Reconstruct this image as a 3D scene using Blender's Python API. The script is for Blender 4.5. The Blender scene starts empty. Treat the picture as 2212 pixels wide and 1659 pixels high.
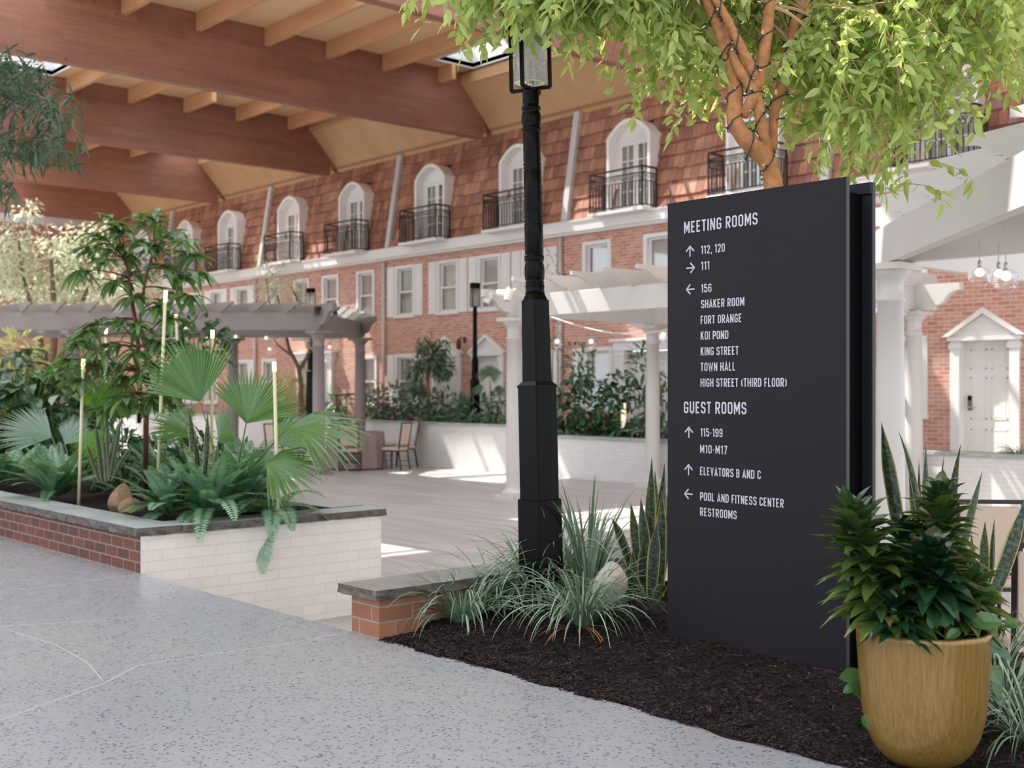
import bpy, bmesh, math, random
import numpy as np
from mathutils import Vector, Matrix

random.seed(7)
RNG = np.random.default_rng(11)
SC = bpy.context.scene
COL = SC.collection
R = math.radians

# ---------------------------------------------------------------- camera, sky, sun, exposure
cam_data = bpy.data.cameras.new('camera')
cam = bpy.data.objects.new('camera', cam_data)
COL.objects.link(cam)
cam.location = (0, 0, 1.28)
cam.rotation_euler = (R(90), 0, R(48.37))
cam_data.sensor_fit = 'HORIZONTAL'
cam_data.sensor_width = 36.0
cam_data.lens = 2572 / 2212 * 36.0
cam_data.shift_y = 8.5 / 2212
cam_data.clip_end = 300
cam_data.dof.use_dof = True
cam_data.dof.focus_distance = 5.2
cam_data.dof.aperture_fstop = 3.4
SC.camera = cam

world = bpy.data.worlds.new('daylight')
SC.world = world
world.use_nodes = True
wt_ = world.node_tree
bg = wt_.nodes['Background']
tc_ = wt_.nodes.new('ShaderNodeTexCoord'); sp_ = wt_.nodes.new('ShaderNodeSeparateXYZ'); rp_ = wt_.nodes.new('ShaderNodeValToRGB')
wt_.links.new(tc_.outputs['Generated'], sp_.inputs[0]); wt_.links.new(sp_.outputs['Z'], rp_.inputs['Fac']); wt_.links.new(rp_.outputs['Color'], bg.inputs['Color'])
rp_.color_ramp.elements[0].position = 0.0; rp_.color_ramp.elements[0].color = (0.46, 0.49, 0.53, 1)   # pale sunlit ground and horizon
rp_.color_ramp.elements[1].position = 0.75; rp_.color_ramp.elements[1].color = (0.84, 0.92, 1.0, 1)    # bright hazy zenith
bg.inputs['Strength'].default_value = 3.5

sun_data = bpy.data.lights.new('sun', 'SUN')
sun_data.energy = 10.5
sun_data.angle = R(0.6)
sun_data.color = (1.0, 0.965, 0.92)
sun = bpy.data.objects.new('sun', sun_data)
COL.objects.link(sun)
sun.rotation_euler = Vector((0.62, 0.22, -1.0)).to_track_quat('-Z', 'Y').to_euler()

SC.view_settings.view_transform = 'Standard'
SC.view_settings.look = 'None'
SC.view_settings.gamma = 1.0
SC.view_settings.use_curve_mapping = False
SC.view_settings.exposure = 0.0
SC.cycles.max_bounces = 8
SC.cycles.diffuse_bounces = 5
SC.cycles.glossy_bounces = 3
SC.cycles.transmission_bounces = 5
SC.cycles.transparent_max_bounces = 8
SC.cycles.caustics_reflective = False
SC.cycles.caustics_refractive = False
SC.cycles.sample_clamp_indirect = 6

# ---------------------------------------------------------------- helpers: colour, materials
def lin(c):
    c = c / 255.0
    return c / 12.92 if c <= 0.04045 else ((c + 0.055) / 1.055) ** 2.4

def C(r, g, b):
    return (lin(r), lin(g), lin(b), 1.0)

class NB:
    """small node builder around one Principled material"""
    def __init__(self, name, color=None, rough=0.6, metal=0.0, spec=0.5):
        self.m = bpy.data.materials.new(name)
        self.m.use_nodes = True
        self.t = self.m.node_tree
        self.b = self.t.nodes['Principled BSDF']
        self.out = self.t.nodes['Material Output']
        if color: self.b.inputs['Base Color'].default_value = color
        self.b.inputs['Roughness'].default_value = rough
        self.b.inputs['Metallic'].default_value = metal
        self.b.inputs['Specular IOR Level'].default_value = spec
    def n(self, typ, **kw):
        nd = self.t.nodes.new(typ)
        for k, v in kw.items(): setattr(nd, k, v)
        return nd
    def s(self, sock, v):
        if isinstance(v, bpy.types.NodeSocket): self.t.links.new(v, sock)
        elif v is not None: sock.default_value = v
    def pos(self): return self.n('ShaderNodeNewGeometry').outputs['Position']
    def obj(self): return self.n('ShaderNodeTexCoord').outputs['Object']
    def scale(self, vec, sx, sy, sz, rz=0):
        m = self.n('ShaderNodeMapping')
        self.s(m.inputs['Vector'], vec)
        m.inputs['Scale'].default_value = (sx, sy, sz)
        m.inputs['Rotation'].default_value = (0, 0, rz)
        return m.outputs[0]
    def noise(self, vec, scale, detail=3, rough=0.5, dist=0):
        x = self.n('ShaderNodeTexNoise')
        self.s(x.inputs['Vector'], vec)
        x.inputs['Scale'].default_value = scale
        x.inputs['Detail'].default_value = detail
        x.inputs['Roughness'].default_value = rough
        x.inputs['Distortion'].default_value = dist
        return x.outputs['Fac']
    def voro(self, vec, scale, feature='F1'):
        x = self.n('ShaderNodeTexVoronoi', feature=feature)
        self.s(x.inputs['Vector'], vec)
        x.inputs['Scale'].default_value = scale
        return x
    def ramp(self, fac, stops):
        x = self.n('ShaderNodeValToRGB')
        self.s(x.inputs['Fac'], fac)
        el = x.color_ramp.elements
        while len(el) < len(stops): el.new(0.5)
        for e, (p, c) in zip(el, stops):
            e.position = p
            e.color = c if not isinstance(c, (int, float)) else (c, c, c, 1)
        return x.outputs['Color']
    def mix(self, fac, a, b, blend='MIX'):
        x = self.n('ShaderNodeMix', data_type='RGBA', blend_type=blend)
        self.s(x.inputs[0], fac); self.s(x.inputs[6], a); self.s(x.inputs[7], b)
        return x.outputs[2]
    def math(self, op, a, b=None, clamp=False):
        x = self.n('ShaderNodeMath', operation=op, use_clamp=clamp)
        self.s(x.inputs[0], a)
        if b is not None: self.s(x.inputs[1], b)
        return x.outputs[0]
    def sep(self, vec):
        x = self.n('ShaderNodeSeparateXYZ'); self.s(x.inputs[0], vec); return x.outputs
    def comb(self, x=0.0, y=0.0, z=0.0):
        c = self.n('ShaderNodeCombineXYZ')
        for i, v in enumerate((x, y, z)): self.s(c.inputs[i], v)
        return c.outputs[0]
    def bump(self, h, strength=0.4, dist=0.01):
        x = self.n('ShaderNodeBump')
        x.inputs['Strength'].default_value = strength
        x.inputs['Distance'].default_value = dist
        self.s(x.inputs['Height'], h)
        self.t.links.new(x.outputs[0], self.b.inputs['Normal'])
    def col(self, v): self.s(self.b.inputs['Base Color'], v)
    def rgh(self, v): self.s(self.b.inputs['Roughness'], v)
    def wallvec(self):
        """u along the wall, v up, for axis-aligned walls"""
        g = self.n('ShaderNodeNewGeometry')
        p = self.sep(g.outputs['Position']); nn = self.sep(g.outputs['Normal'])
        ax = self.math('ABSOLUTE', nn[0]); ay = self.math('ABSOLUTE', nn[1]); az = self.math('ABSOLUTE', nn[2])
        u = self.math('ADD', self.math('MULTIPLY', p[0], self.math('ADD', ay, az)), self.math('MULTIPLY', p[1], ax))
        v = self.math('ADD', p[2], self.math('MULTIPLY', p[1], az))
        return self.comb(u, v, 0.0)

def brick_mat(name, c1, c2, mortar, bw=0.2, bh=0.0677, ms=0.010, rough=0.85, bump=0.5, var=None, offs=0.5):
    k = NB(name, rough=rough)
    v = k.wallvec()
    br = k.n('ShaderNodeTexBrick')
    k.s(br.inputs['Vector'], v)
    br.offset = offs
    br.inputs['Scale'].default_value = 1.0
    br.inputs['Brick Width'].default_value = bw
    br.inputs['Row Height'].default_value = bh
    br.inputs['Mortar Size'].default_value = ms * 0.5
    br.inputs['Mortar Smooth'].default_value = 0.15
    br.inputs['Bias'].default_value = 0.0
    br.inputs['Color1'].default_value = c1
    br.inputs['Color2'].default_value = c2
    br.inputs['Mortar'].default_value = mortar
    col = br.outputs['Color']
    n2 = k.noise(k.pos(), 9, 4)
    col = k.mix(0.35, col, k.mix(n2, C(*(var or (150, 150, 150))), (1, 1, 1, 1)), 'MULTIPLY')
    k.col(col)
    h = k.math('SUBTRACT', 1.0, br.outputs['Fac'])
    h = k.math('ADD', h, k.math('MULTIPLY', k.noise(k.pos(), 60, 3), 0.35))
    k.bump(h, bump, 0.008)
    return k.m

def wood_mat(name, c1, c2, axis=0, rough=0.55, gs=3.0, lams=None, plank=None, dark=None):
    """grain along world axis; lams = lamination height; plank = board width across"""
    k = NB(name, rough=rough)
    p = k.pos()
    st = [22, 22, 22]; st[axis] = 0.8
    g1 = k.noise(k.scale(p, *st), gs, 6, 0.65, 0.4)
    st2 = [1.1, 1.1, 1.1]; st2[axis] = 0.35
    g2 = k.noise(k.scale(p, *st2), 1.6, 3)
    f = k.math('ADD', k.math('MULTIPLY', g1, 0.75), k.math('MULTIPLY', g2, 0.5))
    col = k.ramp(f, [(0.38, c1), (0.82, c2)])
    if lams:
        z = k.sep(p)[2]
        row = k.math('FLOOR', k.math('DIVIDE', z, lams))
        wn = k.n('ShaderNodeTexWhiteNoise', noise_dimensions='2D')
        bl = k.math('FLOOR', k.math('ADD', k.math('MULTIPLY', k.sep(p)[axis], 0.37), k.math('MULTIPLY', row, 0.37)))
        k.s(wn.inputs['Vector'], k.comb(row, bl, 0.0))
        col = k.mix(0.3, col, k.ramp(wn.outputs['Value'], [(0, C(150, 150, 150)), (1, (1, 1, 1, 1))]), 'MULTIPLY')
        # pale drip stains running down and a few dark knots
        stn = k.noise(k.scale(p, 9, 9, 0.25), 2.2, 5, 0.65)
        col = k.mix(k.ramp(stn, [(0.56, 0), (0.8, 0.22)]), col, C(190, 165, 150))
        vk = k.voro(k.scale(p, 1, 1, 1.4), 1.3)
        col = k.mix(k.ramp(vk.outputs['Distance'], [(0.02, 0.8), (0.05, 0)]), col, C(45, 25, 20))
    if plank:
        ax2 = 1 - axis
        q = k.math('FRACT', k.math('DIVIDE', k.sep(p)[ax2], plank))
        ln = k.math('LESS_THAN', q, 0.05)
        col = k.mix(k.math('MULTIPLY', ln, 0.6), col, dark or C(110, 85, 60))
    k.col(col)
    k.bump(g1, 0.12, 0.004)
    return k.m

def plain(name, c, rough=0.5, metal=0.0, spec=0.5, var=0.0, vs=3.0, bump=0.0, bs=40):
    k = NB(name, c, rough, metal, spec)
    if var:
        n1 = k.noise(k.pos(), vs, 4)
        d = tuple(x * (1 - var) for x in c[:3]) + (1,)
        k.col(k.ramp(n1, [(0.3, d), (0.7, c)]))
    if bump: k.bump(k.noise(k.pos(), bs, 4), bump, 0.004)
    return k.m

def leaf_mat(name, dark, light, tcol, trans=0.35, rough=0.38, spec=0.5, edge=None, edge_w=0.16, mid=0.25, band=None, tip=None):
    k = NB(name, rough=rough, spec=spec)
    at = k.n('ShaderNodeAttribute', attribute_name='lf')
    u, t, r = k.sep(at.outputs['Vector'])
    col = k.ramp(r, [(0.0, dark), (1.0, light)])
    du = k.math('ABSOLUTE', k.math('SUBTRACT', u, 0.5))
    if mid: col = k.mix(k.ramp(du, [(0.0, mid), (0.12, 0)]), col, light)
    if band:
        nb = k.noise(k.scale(at.outputs['Vector'], 3, 34, 5), 1.0, 2)
        col = k.mix(k.ramp(nb, [(0.45, 0), (0.6, 0.55)]), col, band)
    if edge: col = k.mix(k.ramp(du, [(0.5 - edge_w - 0.02, 0), (0.5 - edge_w, 1)]), col, edge)
    if tip: col = k.mix(k.ramp(k.math('MULTIPLY', t, k.math('ADD', 0.55, k.math('MULTIPLY', r, 0.6))), [(0.93, 0), (1.0, 1)]), col, tip)
    k.col(col)
    tr = k.n('ShaderNodeBsdfTranslucent')
    tc = k.mix(0.55, col, tcol)
    k.s(tr.inputs['Color'], tc)
    mx = k.n('ShaderNodeMixShader')
    mx.inputs[0].default_value = trans
    k.t.links.new(k.b.outputs[0], mx.inputs[1])
    k.t.links.new(tr.outputs[0], mx.inputs[2])
    k.t.links.new(mx.outputs[0], k.out.inputs['Surface'])
    return k.m

def clear_mat(name, tint, gloss=0.12, rough=0.03, tcol=(1, 1, 1, 1), fres=0.25, frost=0.0):
    """thin clear glass: mostly transparent with a sheen that grows at grazing angles"""
    k = NB(name)
    tp = k.n('ShaderNodeBsdfTransparent'); tp.inputs[0].default_value = tint
    gl = k.n('ShaderNodeBsdfGlossy'); gl.inputs['Roughness'].default_value = rough
    gl.inputs['Color'].default_value = tcol
    lw = k.n('ShaderNodeLayerWeight'); lw.inputs[0].default_value = 0.35
    f = k.math('ADD', k.math('MULTIPLY', lw.outputs['Fresnel'], fres), gloss, clamp=True)
    mx = k.n('ShaderNodeMixShader')
    k.s(mx.inputs[0], f)
    k.t.links.new(tp.outputs[0], mx.inputs[1]); k.t.links.new(gl.outputs[0], mx.inputs[2])
    res = mx.outputs[0]
    if frost:
        df = k.n('ShaderNodeBsdfTranslucent'); df.inputs[0].default_value = (0.9, 0.9, 0.88, 1)
        m2 = k.n('ShaderNodeMixShader'); sp = k.noise(k.obj(), 70, 3, 0.7)
        k.s(m2.inputs[0], k.math('MULTIPLY', sp, frost*2, clamp=True))
        k.t.links.new(res, m2.inputs[1]); k.t.links.new(df.outputs[0], m2.inputs[2]); res = m2.outputs[0]
    k.t.links.new(res, k.out.inputs['Surface'])
    return k.m

def emit_mat(name, c, strength):
    k = NB(name, c, 0.4)
    k.b.inputs['Emission Color'].default_value = c
    k.b.inputs['Emission Strength'].default_value = strength
    return k.m

# ---------------------------------------------------------------- helpers: mesh building
class MB:
    def __init__(self):
        self.V = []; self.n = 0; self.F = []; self.A = []; self.has = False
    def add(self, verts, faces, attr=None):
        v = np.asarray(verts, dtype=np.float64).reshape(-1, 3)
        f = [np.asarray(x, dtype=np.int64) + self.n for x in faces] if not isinstance(faces, np.ndarray) else faces + self.n
        self.V.append(v); self.F.append(f)
        if attr is None: attr = np.full((len(v), 3), 0.5)
        else: self.has = True
        self.A.append(attr)
        self.n += len(v)
        return self
    def box(self, x0, x1, y0, y1, z0, z1):
        v = [(x0,y0,z0),(x1,y0,z0),(x1,y1,z0),(x0,y1,z0),(x0,y0,z1),(x1,y0,z1),(x1,y1,z1),(x0,y1,z1)]
        return self.add(v, np.array([(3,2,1,0),(4,5,6,7),(0,1,5,4),(1,2,6,5),(2,3,7,6),(3,0,4,7)]))
    def bar(self, p0, p1, w, h, up=(0,0,1)):
        p0 = Vector(p0); p1 = Vector(p1); d = (p1 - p0).normalized(); up = Vector(up)
        s = d.cross(up)
        if s.length < 1e-4: s = d.cross(Vector((1,0,0)))
        s.normalize(); u = s.cross(d)
        v = []
        for p in (p0, p1):
            for a, b in ((-1,-1),(1,-1),(1,1),(-1,1)): v.append(p + s*(a*w/2) + u*(b*h/2))
        return self.add([tuple(x) for x in v], np.array([(0,1,2,3),(7,6,5,4),(4,5,1,0),(5,6,2,1),(6,7,3,2),(7,4,0,3)]))
    def prism(self, poly, fn, d0, d1):
        """poly: 2-D outline, fn(a, b, d) -> xyz"""
        n = len(poly)
        v = [fn(a, b, d0) for a, b in poly] + [fn(a, b, d1) for a, b in poly]
        f = [list(range(n))[::-1], list(range(n, 2*n))] + [[i, (i+1) % n, n+(i+1) % n, n+i] for i in range(n)]
        return self.add(v, f)
    def tube(self, pts, r, n=8, cap=True):
        P = [Vector(p) for p in pts]; m = len(P)
        rr = list(r) if hasattr(r, '__len__') else [r]*m
        T = [(P[min(i+1,m-1)] - P[max(i-1,0)]).normalized() for i in range(m)]
        a = Vector((0,0,1)) if abs(T[0].z) < 0.9 else Vector((1,0,0))
        nn = T[0].cross(a).normalized()
        v = []
        for i in range(m):
            nn = (nn - T[i]*nn.dot(T[i])).normalized(); b = T[i].cross(nn)
            for j in range(n):
                an = 2*math.pi*j/n
                v.append(tuple(P[i] + (nn*math.cos(an) + b*math.sin(an))*rr[i]))
        f = [[i*n+j, i*n+(j+1)%n, (i+1)*n+(j+1)%n, (i+1)*n+j] for i in range(m-1) for j in range(n)]
        if cap: f += [list(range(n))[::-1], list(range((m-1)*n, m*n))]
        return self.add(v, f)
    def lathe(self, prof, n=24, c=(0,0,0), cap=True):
        v = [(c[0]+r*math.cos(2*math.pi*j/n), c[1]+r*math.sin(2*math.pi*j/n), c[2]+z) for r, z in prof for j in range(n)]
        m = len(prof)
        f = [[i*n+j, i*n+(j+1)%n, (i+1)*n+(j+1)%n, (i+1)*n+j] for i in range(m-1) for j in range(n)]
        if cap: f += [list(range(n))[::-1], list(range((m-1)*n, m*n))]
        return self.add(v, f)
    def sphere(self, c, r, nu=16, nv=10):
        rx, ry, rz = r if hasattr(r, '__len__') else (r, r, r)
        prof = [(max(math.sin(math.pi*i/nv), 1e-4), -math.cos(math.pi*i/nv)) for i in range(nv+1)]
        v = [(c[0]+rx*a*math.cos(2*math.pi*j/nu), c[1]+ry*a*math.sin(2*math.pi*j/nu), c[2]+rz*z) for a, z in prof for j in range(nu)]
        f = [[i*nu+j, i*nu+(j+1)%nu, (i+1)*nu+(j+1)%nu, (i+1)*nu+j] for i in range(nv) for j in range(nu)]
        return self.add(v, f)
    def grid(self, fn, nu, nv):
        """fn(i/nu, j/nv) -> xyz"""
        v = [fn(i/nu, j/nv) for j in range(nv+1) for i in range(nu+1)]
        w = nu+1
        f = [[j*w+i, j*w+i+1, (j+1)*w+i+1, (j+1)*w+i] for j in range(nv) for i in range(nu)]
        return self.add(v, f)
    def leaves(self, P, D, L, W, bend=0.2, nl=4, prof='lance', fold=0.12, U=None, rnd=None, curl=0.0):
        P = np.asarray(P, float).reshape(-1,3); D = np.asarray(D, float).reshape(-1,3); N = len(P)
        if N == 0: return self
        D = D/np.maximum(np.linalg.norm(D, axis=1, keepdims=True), 1e-9)
        L = np.broadcast_to(np.asarray(L, float), (N,)); W = np.broadcast_to(np.asarray(W, float), (N,)); bend = np.broadcast_to(np.asarray(bend, float), (N,))
        U = np.array([[0,0,1.0]]) if U is None else np.asarray(U, float).reshape(-1,3)
        S = np.cross(D, np.broadcast_to(U, (N,3)))
        ln = np.linalg.norm(S, axis=1, keepdims=True)
        S = np.where(ln < 1e-3, np.array([[1.0,0,0]]), S/np.maximum(ln, 1e-9))
        Nn = np.cross(S, D)
        t = np.linspace(0, 1, nl+1)
        if prof == 'lance': w = np.sin(np.pi*np.clip(t*0.94+0.05, 0, 1))**0.8
        elif prof == 'ovate': w = np.sin(np.pi*np.clip(t, 0, 1)**0.75)**0.9
        elif prof == 'ficus': w = np.where(t < 0.45, np.sin(np.pi*0.5*np.clip(t/0.45,0,1))**0.8, np.cos(np.pi*0.5*np.clip((t-0.45)/0.55,0,1))**1.25)
        elif prof == 'blade': w = np.minimum(1.0, (1.02-t)*3.0)**0.8 * (0.75+0.25*np.minimum(t*4, 1))
        elif prof == 'heart': w = np.sin(np.pi*np.clip(t*0.86+0.14, 0, 1))**0.7 * np.array([1.0]*len(t))
        elif prof == 'sword': w = (0.55+0.45*np.sin(np.pi*np.minimum(t*0.9+0.05, 1)))*np.minimum(1.0, (1.005-t)*3.2)**0.7
        elif prof == 'strap': w = np.minimum(1.0, (1.03-t)*5.0)
        else: w = np.ones_like(t)
        w = np.maximum(w, 0.02)
        r = RNG.random(N) if rnd is None else np.broadcast_to(np.asarray(rnd, float), (N,))
        V = np.zeros((N, nl+1, 3, 3)); A = np.zeros((N, nl+1, 3, 3))
        G = np.array([0,0,-1.0])
        for i, tt in enumerate(t):
            c = P + L[:,None]*(D*tt + G*(bend[:,None]*tt*tt)) - Nn*(curl*L[:,None]*tt*tt)
            hw = (W*w[i]*0.5)[:,None]
            V[:,i,0] = c - S*hw + Nn*(hw*fold*2); V[:,i,1] = c; V[:,i,2] = c + S*hw + Nn*(hw*fold*2)
            A[:,i,0,0] = 0; A[:,i,1,0] = 0.5; A[:,i,2,0] = 1; A[:,i,:,1] = tt; A[:,i,:,2] = r[:,None]
        b = np.arange(N)*(nl+1)*3
        q = []
        for i in range(nl):
            for j in range(2):
                a = i*3+j
                q.append(np.stack([b+a, b+a+1, b+a+4, b+a+3], 1))
        return self.add(V.reshape(-1,3), np.concatenate(q), A.reshape(-1,3))
    def ribbon(self, pts, widths, side=None, rnd=0.5, fold=0.0):
        """flat strip along a curve, three verts across"""
        P = np.asarray(pts, float); m = len(P)
        T = np.gradient(P, axis=0); T /= np.maximum(np.linalg.norm(T, axis=1, keepdims=True), 1e-9)
        s = np.asarray(side, float) if side is not None else np.array([1.0,0,0])
        S = s - T*(T@s)[:,None]; S /= np.maximum(np.linalg.norm(S, axis=1, keepdims=True), 1e-9)
        Nn = np.cross(T, S)
        w = np.asarray(widths, float)[:,None]*0.5
        V = np.stack([P - S*w + Nn*w*fold, P, P + S*w + Nn*w*fold], 1).reshape(-1,3)
        A = np.zeros((m,3,3)); A[:,0,0] = 0; A[:,1,0] = 0.5; A[:,2,0] = 1; A[:,:,1] = np.linspace(0,1,m)[:,None]; A[:,:,2] = rnd
        i = np.arange(m-1)*3
        f = np.concatenate([np.stack([i, i+1, i+4, i+3], 1), np.stack([i+1, i+2, i+5, i+4], 1)])
        return self.add(V, f, A.reshape(-1,3))
    def build(self, name, mat, parent=None, smooth=False, bevel=0, origin=None, solid=0):
        V = np.concatenate(self.V)
        if parent is None:
            if origin is None: origin = (float((V[:,0].min()+V[:,0].max())/2), float((V[:,1].min()+V[:,1].max())/2), float(V[:,2].min()))
            V = V - np.array(origin)
        loops = []; tot = []
        for f in self.F:
            if isinstance(f, np.ndarray):
                loops.append(f.reshape(-1)); tot.append(np.full(len(f), f.shape[1]))
            else:
                for x in f: loops.append(x)
                tot.append(np.array([len(x) for x in f]))
        loops = np.concatenate(loops); tot = np.concatenate(tot)
        me = bpy.data.meshes.new(name)
        me.vertices.add(len(V)); me.vertices.foreach_set('co', V.astype(np.float32).reshape(-1))
        me.loops.add(len(loops)); me.loops.foreach_set('vertex_index', loops.astype(np.int32))
        me.polygons.add(len(tot))
        st = np.zeros(len(tot), np.int32); st[1:] = np.cumsum(tot)[:-1]
        me.polygons.foreach_set('loop_start', st); me.polygons.foreach_set('loop_total', tot.astype(np.int32))
        me.polygons.foreach_set('use_smooth', np.full(len(tot), bool(smooth)))
        me.update(calc_edges=True); me.validate()
        if self.has:
            a = me.attributes.new('lf', 'FLOAT_VECTOR', 'POINT')
            a.data.foreach_set('vector', np.concatenate(self.A).astype(np.float32).reshape(-1))
        me.materials.append(mat)
        o = bpy.data.objects.new(name, me)
        COL.objects.link(o)
        if parent is not None: o.parent = parent
        else: o.location = origin
        if bevel:
            b = o.modifiers.new('bevel', 'BEVEL'); b.width = bevel; b.segments = 2; b.limit_method = 'ANGLE'; b.angle_limit = R(40)
        if solid:
            b = o.modifiers.new('solid', 'SOLIDIFY'); b.thickness = solid
        return o

def tag(o, label=None, cat=None, group=None, kind=None):
    if label: o['label'] = label
    if cat: o['category'] = cat
    if group: o['group'] = group
    if kind: o['kind'] = kind
    return o

def thing(name, label, cat, loc=(0,0,0), rotz=0.0, group=None, kind=None):
    o = bpy.data.objects.new(name, None)
    o.empty_display_size = 0.1
    COL.objects.link(o)
    o.location = loc; o.rotation_euler = (0, 0, rotz)
    return tag(o, label, cat, group, kind)

def copy_tree(o, parent=None, label=None, loc=None, rotz=None):
    c = o.copy(); COL.objects.link(c)
    if parent is not None: c.parent = parent
    if label: c['label'] = label
    if loc is not None: c.location = loc
    if rotz is not None: c.rotation_euler = (0, 0, rotz)
    for ch in [x for x in o.children]: copy_tree(ch, c)
    return c

# camera ray tools used to read real positions off the survey of the place
FX, FY = -math.sin(R(48.37)), math.cos(R(48.37))
def at(px, py, d):
    """the world point d metres deep along the view axis that the survey pixel (px, py) shows"""
    a = (px-1106)/2572; b = (838-py)/2572
    return Vector((d*(FX + a*FY), d*(FY - a*FX), 1.28 + b*d))
def at_y(px, py, Y):
    a = (px-1106)/2572
    return at(px, py, Y/(FY - a*FX))
def at_z(px, py, Z):
    return at(px, py, (Z-1.28)*2572/(838-py))
# ---------------------------------------------------------------- materials
def agg():
    k = NB('aggregate_concrete', rough=0.22, spec=0.45)
    p = k.pos()
    v = k.voro(p, 62)
    d = v.outputs['Distance']; cc = k.sep(v.outputs['Color'])
    stone = k.ramp(cc[0], [(0.0, C(74, 80, 95)), (0.5, C(106, 112, 126)), (0.8, C(136, 138, 143)), (1.0, C(164, 160, 152))])
    m = k.math('MULTIPLY', k.ramp(d, [(0.34, 1), (0.44, 0)]), k.math('GREATER_THAN', cc[1], 0.42))
    fine = k.noise(p, 160, 3)
    big = k.noise(p, 0.55, 3)
    base = k.mix(fine, C(130, 132, 138), C(164, 165, 170))
    base = k.mix(k.ramp(big, [(0.35, 0), (0.7, 0.35)]), base, C(172, 172, 165))
    k.col(k.mix(m, base, stone))
    k.rgh(k.math('ADD', 0.2, k.math('MULTIPLY', k.noise(p, 6, 4), 0.16)))
    k.bump(k.noise(p, 90, 2), 0.03, 0.002)
    return k.m
M = {}
M['walk'] = agg()
def deckm():
    k = NB('deck_plank_tile', rough=0.42)
    p = k.pos()
    br = k.n('ShaderNodeTexBrick'); k.s(br.inputs['Vector'], p)
    br.offset = 0.37
    for nme, val in (('Scale',1.0),('Brick Width',1.2),('Row Height',0.15),('Mortar Size',0.0025),('Mortar Smooth',0.1)): br.inputs[nme].default_value = val
    br.inputs['Color1'].default_value = C(174,168,166); br.inputs['Color2'].default_value = C(196,190,187); br.inputs['Mortar'].default_value = C(150,144,140)
    g = k.noise(k.scale(p, 1.2, 26, 1), 3.0, 5, 0.6)
    k.col(k.mix(0.5, br.outputs['Color'], k.ramp(g, [(0.3, C(190,188,187)), (0.7, (1,1,1,1))]), 'MULTIPLY'))
    return k.m
M['deck'] = deckm()
M['terrace'] = plain('terrace_concrete', C(170,162,152), 0.6, var=0.15)
M['brick'] = brick_mat('facade_brick', C(190,130,112), C(212,166,148), C(226,210,198), var=(205,192,184))
M['brick_dark'] = brick_mat('planter_brick', C(122,70,57), C(92,60,54), C(146,124,112), bw=0.2, bh=0.075, ms=0.012, bump=0.7, var=(140,120,115))
M['brick_warm'] = brick_mat('orange_planter_brick', C(146,94,70), C(168,114,86), C(160,136,118), bw=0.22, bh=0.08, ms=0.014, bump=0.8, var=(150,130,120))
M['brick_white'] = brick_mat('painted_brick', C(224,215,207), C(229,221,213), C(220,211,203), bw=0.205, bh=0.076, ms=0.012, rough=0.55, bump=0.65, var=(225,222,220))
M['brick_white2'] = brick_mat('painted_brick_court', C(216,213,210), C(222,219,216), C(207,203,200), bw=0.205, bh=0.0677, ms=0.01, rough=0.6, bump=0.5, var=(215,215,215))
def slate():
    k = NB('bluestone_coping', rough=0.42)
    p = k.pos()
    k.col(k.ramp(k.noise(p, 2.6, 6, 0.65), [(0.3, C(140,144,147)), (0.55, C(164,168,168)), (0.75, C(184,186,180))]))
    k.bump(k.noise(p, 22, 6, 0.7), 0.5, 0.012)
    return k.m
M['slate'] = slate()
def rough_edge():
    k = NB('split_bluestone_edge', rough=0.75)
    p = k.pos()
    k.col(k.ramp(k.noise(p, 14, 6, 0.7), [(0.3, C(70,66,62)), (0.6, C(112,106,99)), (0.8, C(138,131,122))]))
    k.bump(k.noise(p, 30, 6, 0.75), 0.9, 0.02)
    return k.m
M['slate2'] = plain('brown_grey_coping', C(140,136,132), 0.5, var=0.25, vs=5, bump=0.5, bs=26)
M['split'] = rough_edge()
M['beam'] = wood_mat('glulam_red_stain', C(124,80,64), C(172,118,96), axis=1, lams=0.14, rough=0.5)
M['joist'] = wood_mat('fir_joist', C(176,124,86), C(212,164,120), axis=0, rough=0.6)
M['deckwood'] = wood_mat('roof_deck_boards', C(214,176,130), C(236,202,156), axis=0, rough=0.6, plank=0.14, dark=C(176,138,98))
M['soffit'] = wood_mat('soffit_plywood', C(182,140,98), C(207,166,122), axis=2, rough=0.6, plank=1.22, dark=C(120,86,58))
def shingle():
    k = NB('cedar_shake', rough=0.75)
    at_ = k.n('ShaderNodeAttribute', attribute_name='lf')
    u, t, r = k.sep(at_.outputs['Vector'])
    col = k.ramp(r, [(0.0, C(152,104,88)), (0.35, C(176,120,94)), (0.7, C(192,136,106)), (0.9, C(204,152,122)), (1.0, C(166,122,112))])
    p = k.pos()
    g = k.noise(k.scale(p, 40, 40, 2), 1.0, 4)
    col = k.mix(0.4, col, k.ramp(g, [(0.3, C(150,140,140)), (0.7, (1,1,1,1))]), 'MULTIPLY')
    big = k.noise(k.scale(p, 0.5, 0.5, 0.9), 1.2, 4)
    col = k.mix(0.6, col, k.ramp(big, [(0.36, C(190,176,178)), (0.6, (1,1,1,1))]), 'MULTIPLY')
    k.col(col)
    k.bump(g, 0.3, 0.01)
    return k.m
M['shake'] = shingle()
M['white'] = plain('white_trim_paint', C(232,228,224), 0.45, var=0.04)
M['dormer'] = plain('dormer_white_paint', C(236,231,226), 0.45, var=0.03)
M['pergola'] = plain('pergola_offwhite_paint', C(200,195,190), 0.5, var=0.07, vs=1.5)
M['pergola2'] = plain('pergola_shaded_tone', C(140,130,126), 0.55, var=0.08, vs=1.5)  # darker copy of the off-white pergola; its shade is put into the colour
M['black'] = plain('black_gloss_paint', C(9,8,8), 0.25, spec=0.09, bump=0.05, bs=160)
M['iron'] = plain('wrought_iron', C(30,30,33), 0.4, spec=0.5)
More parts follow.
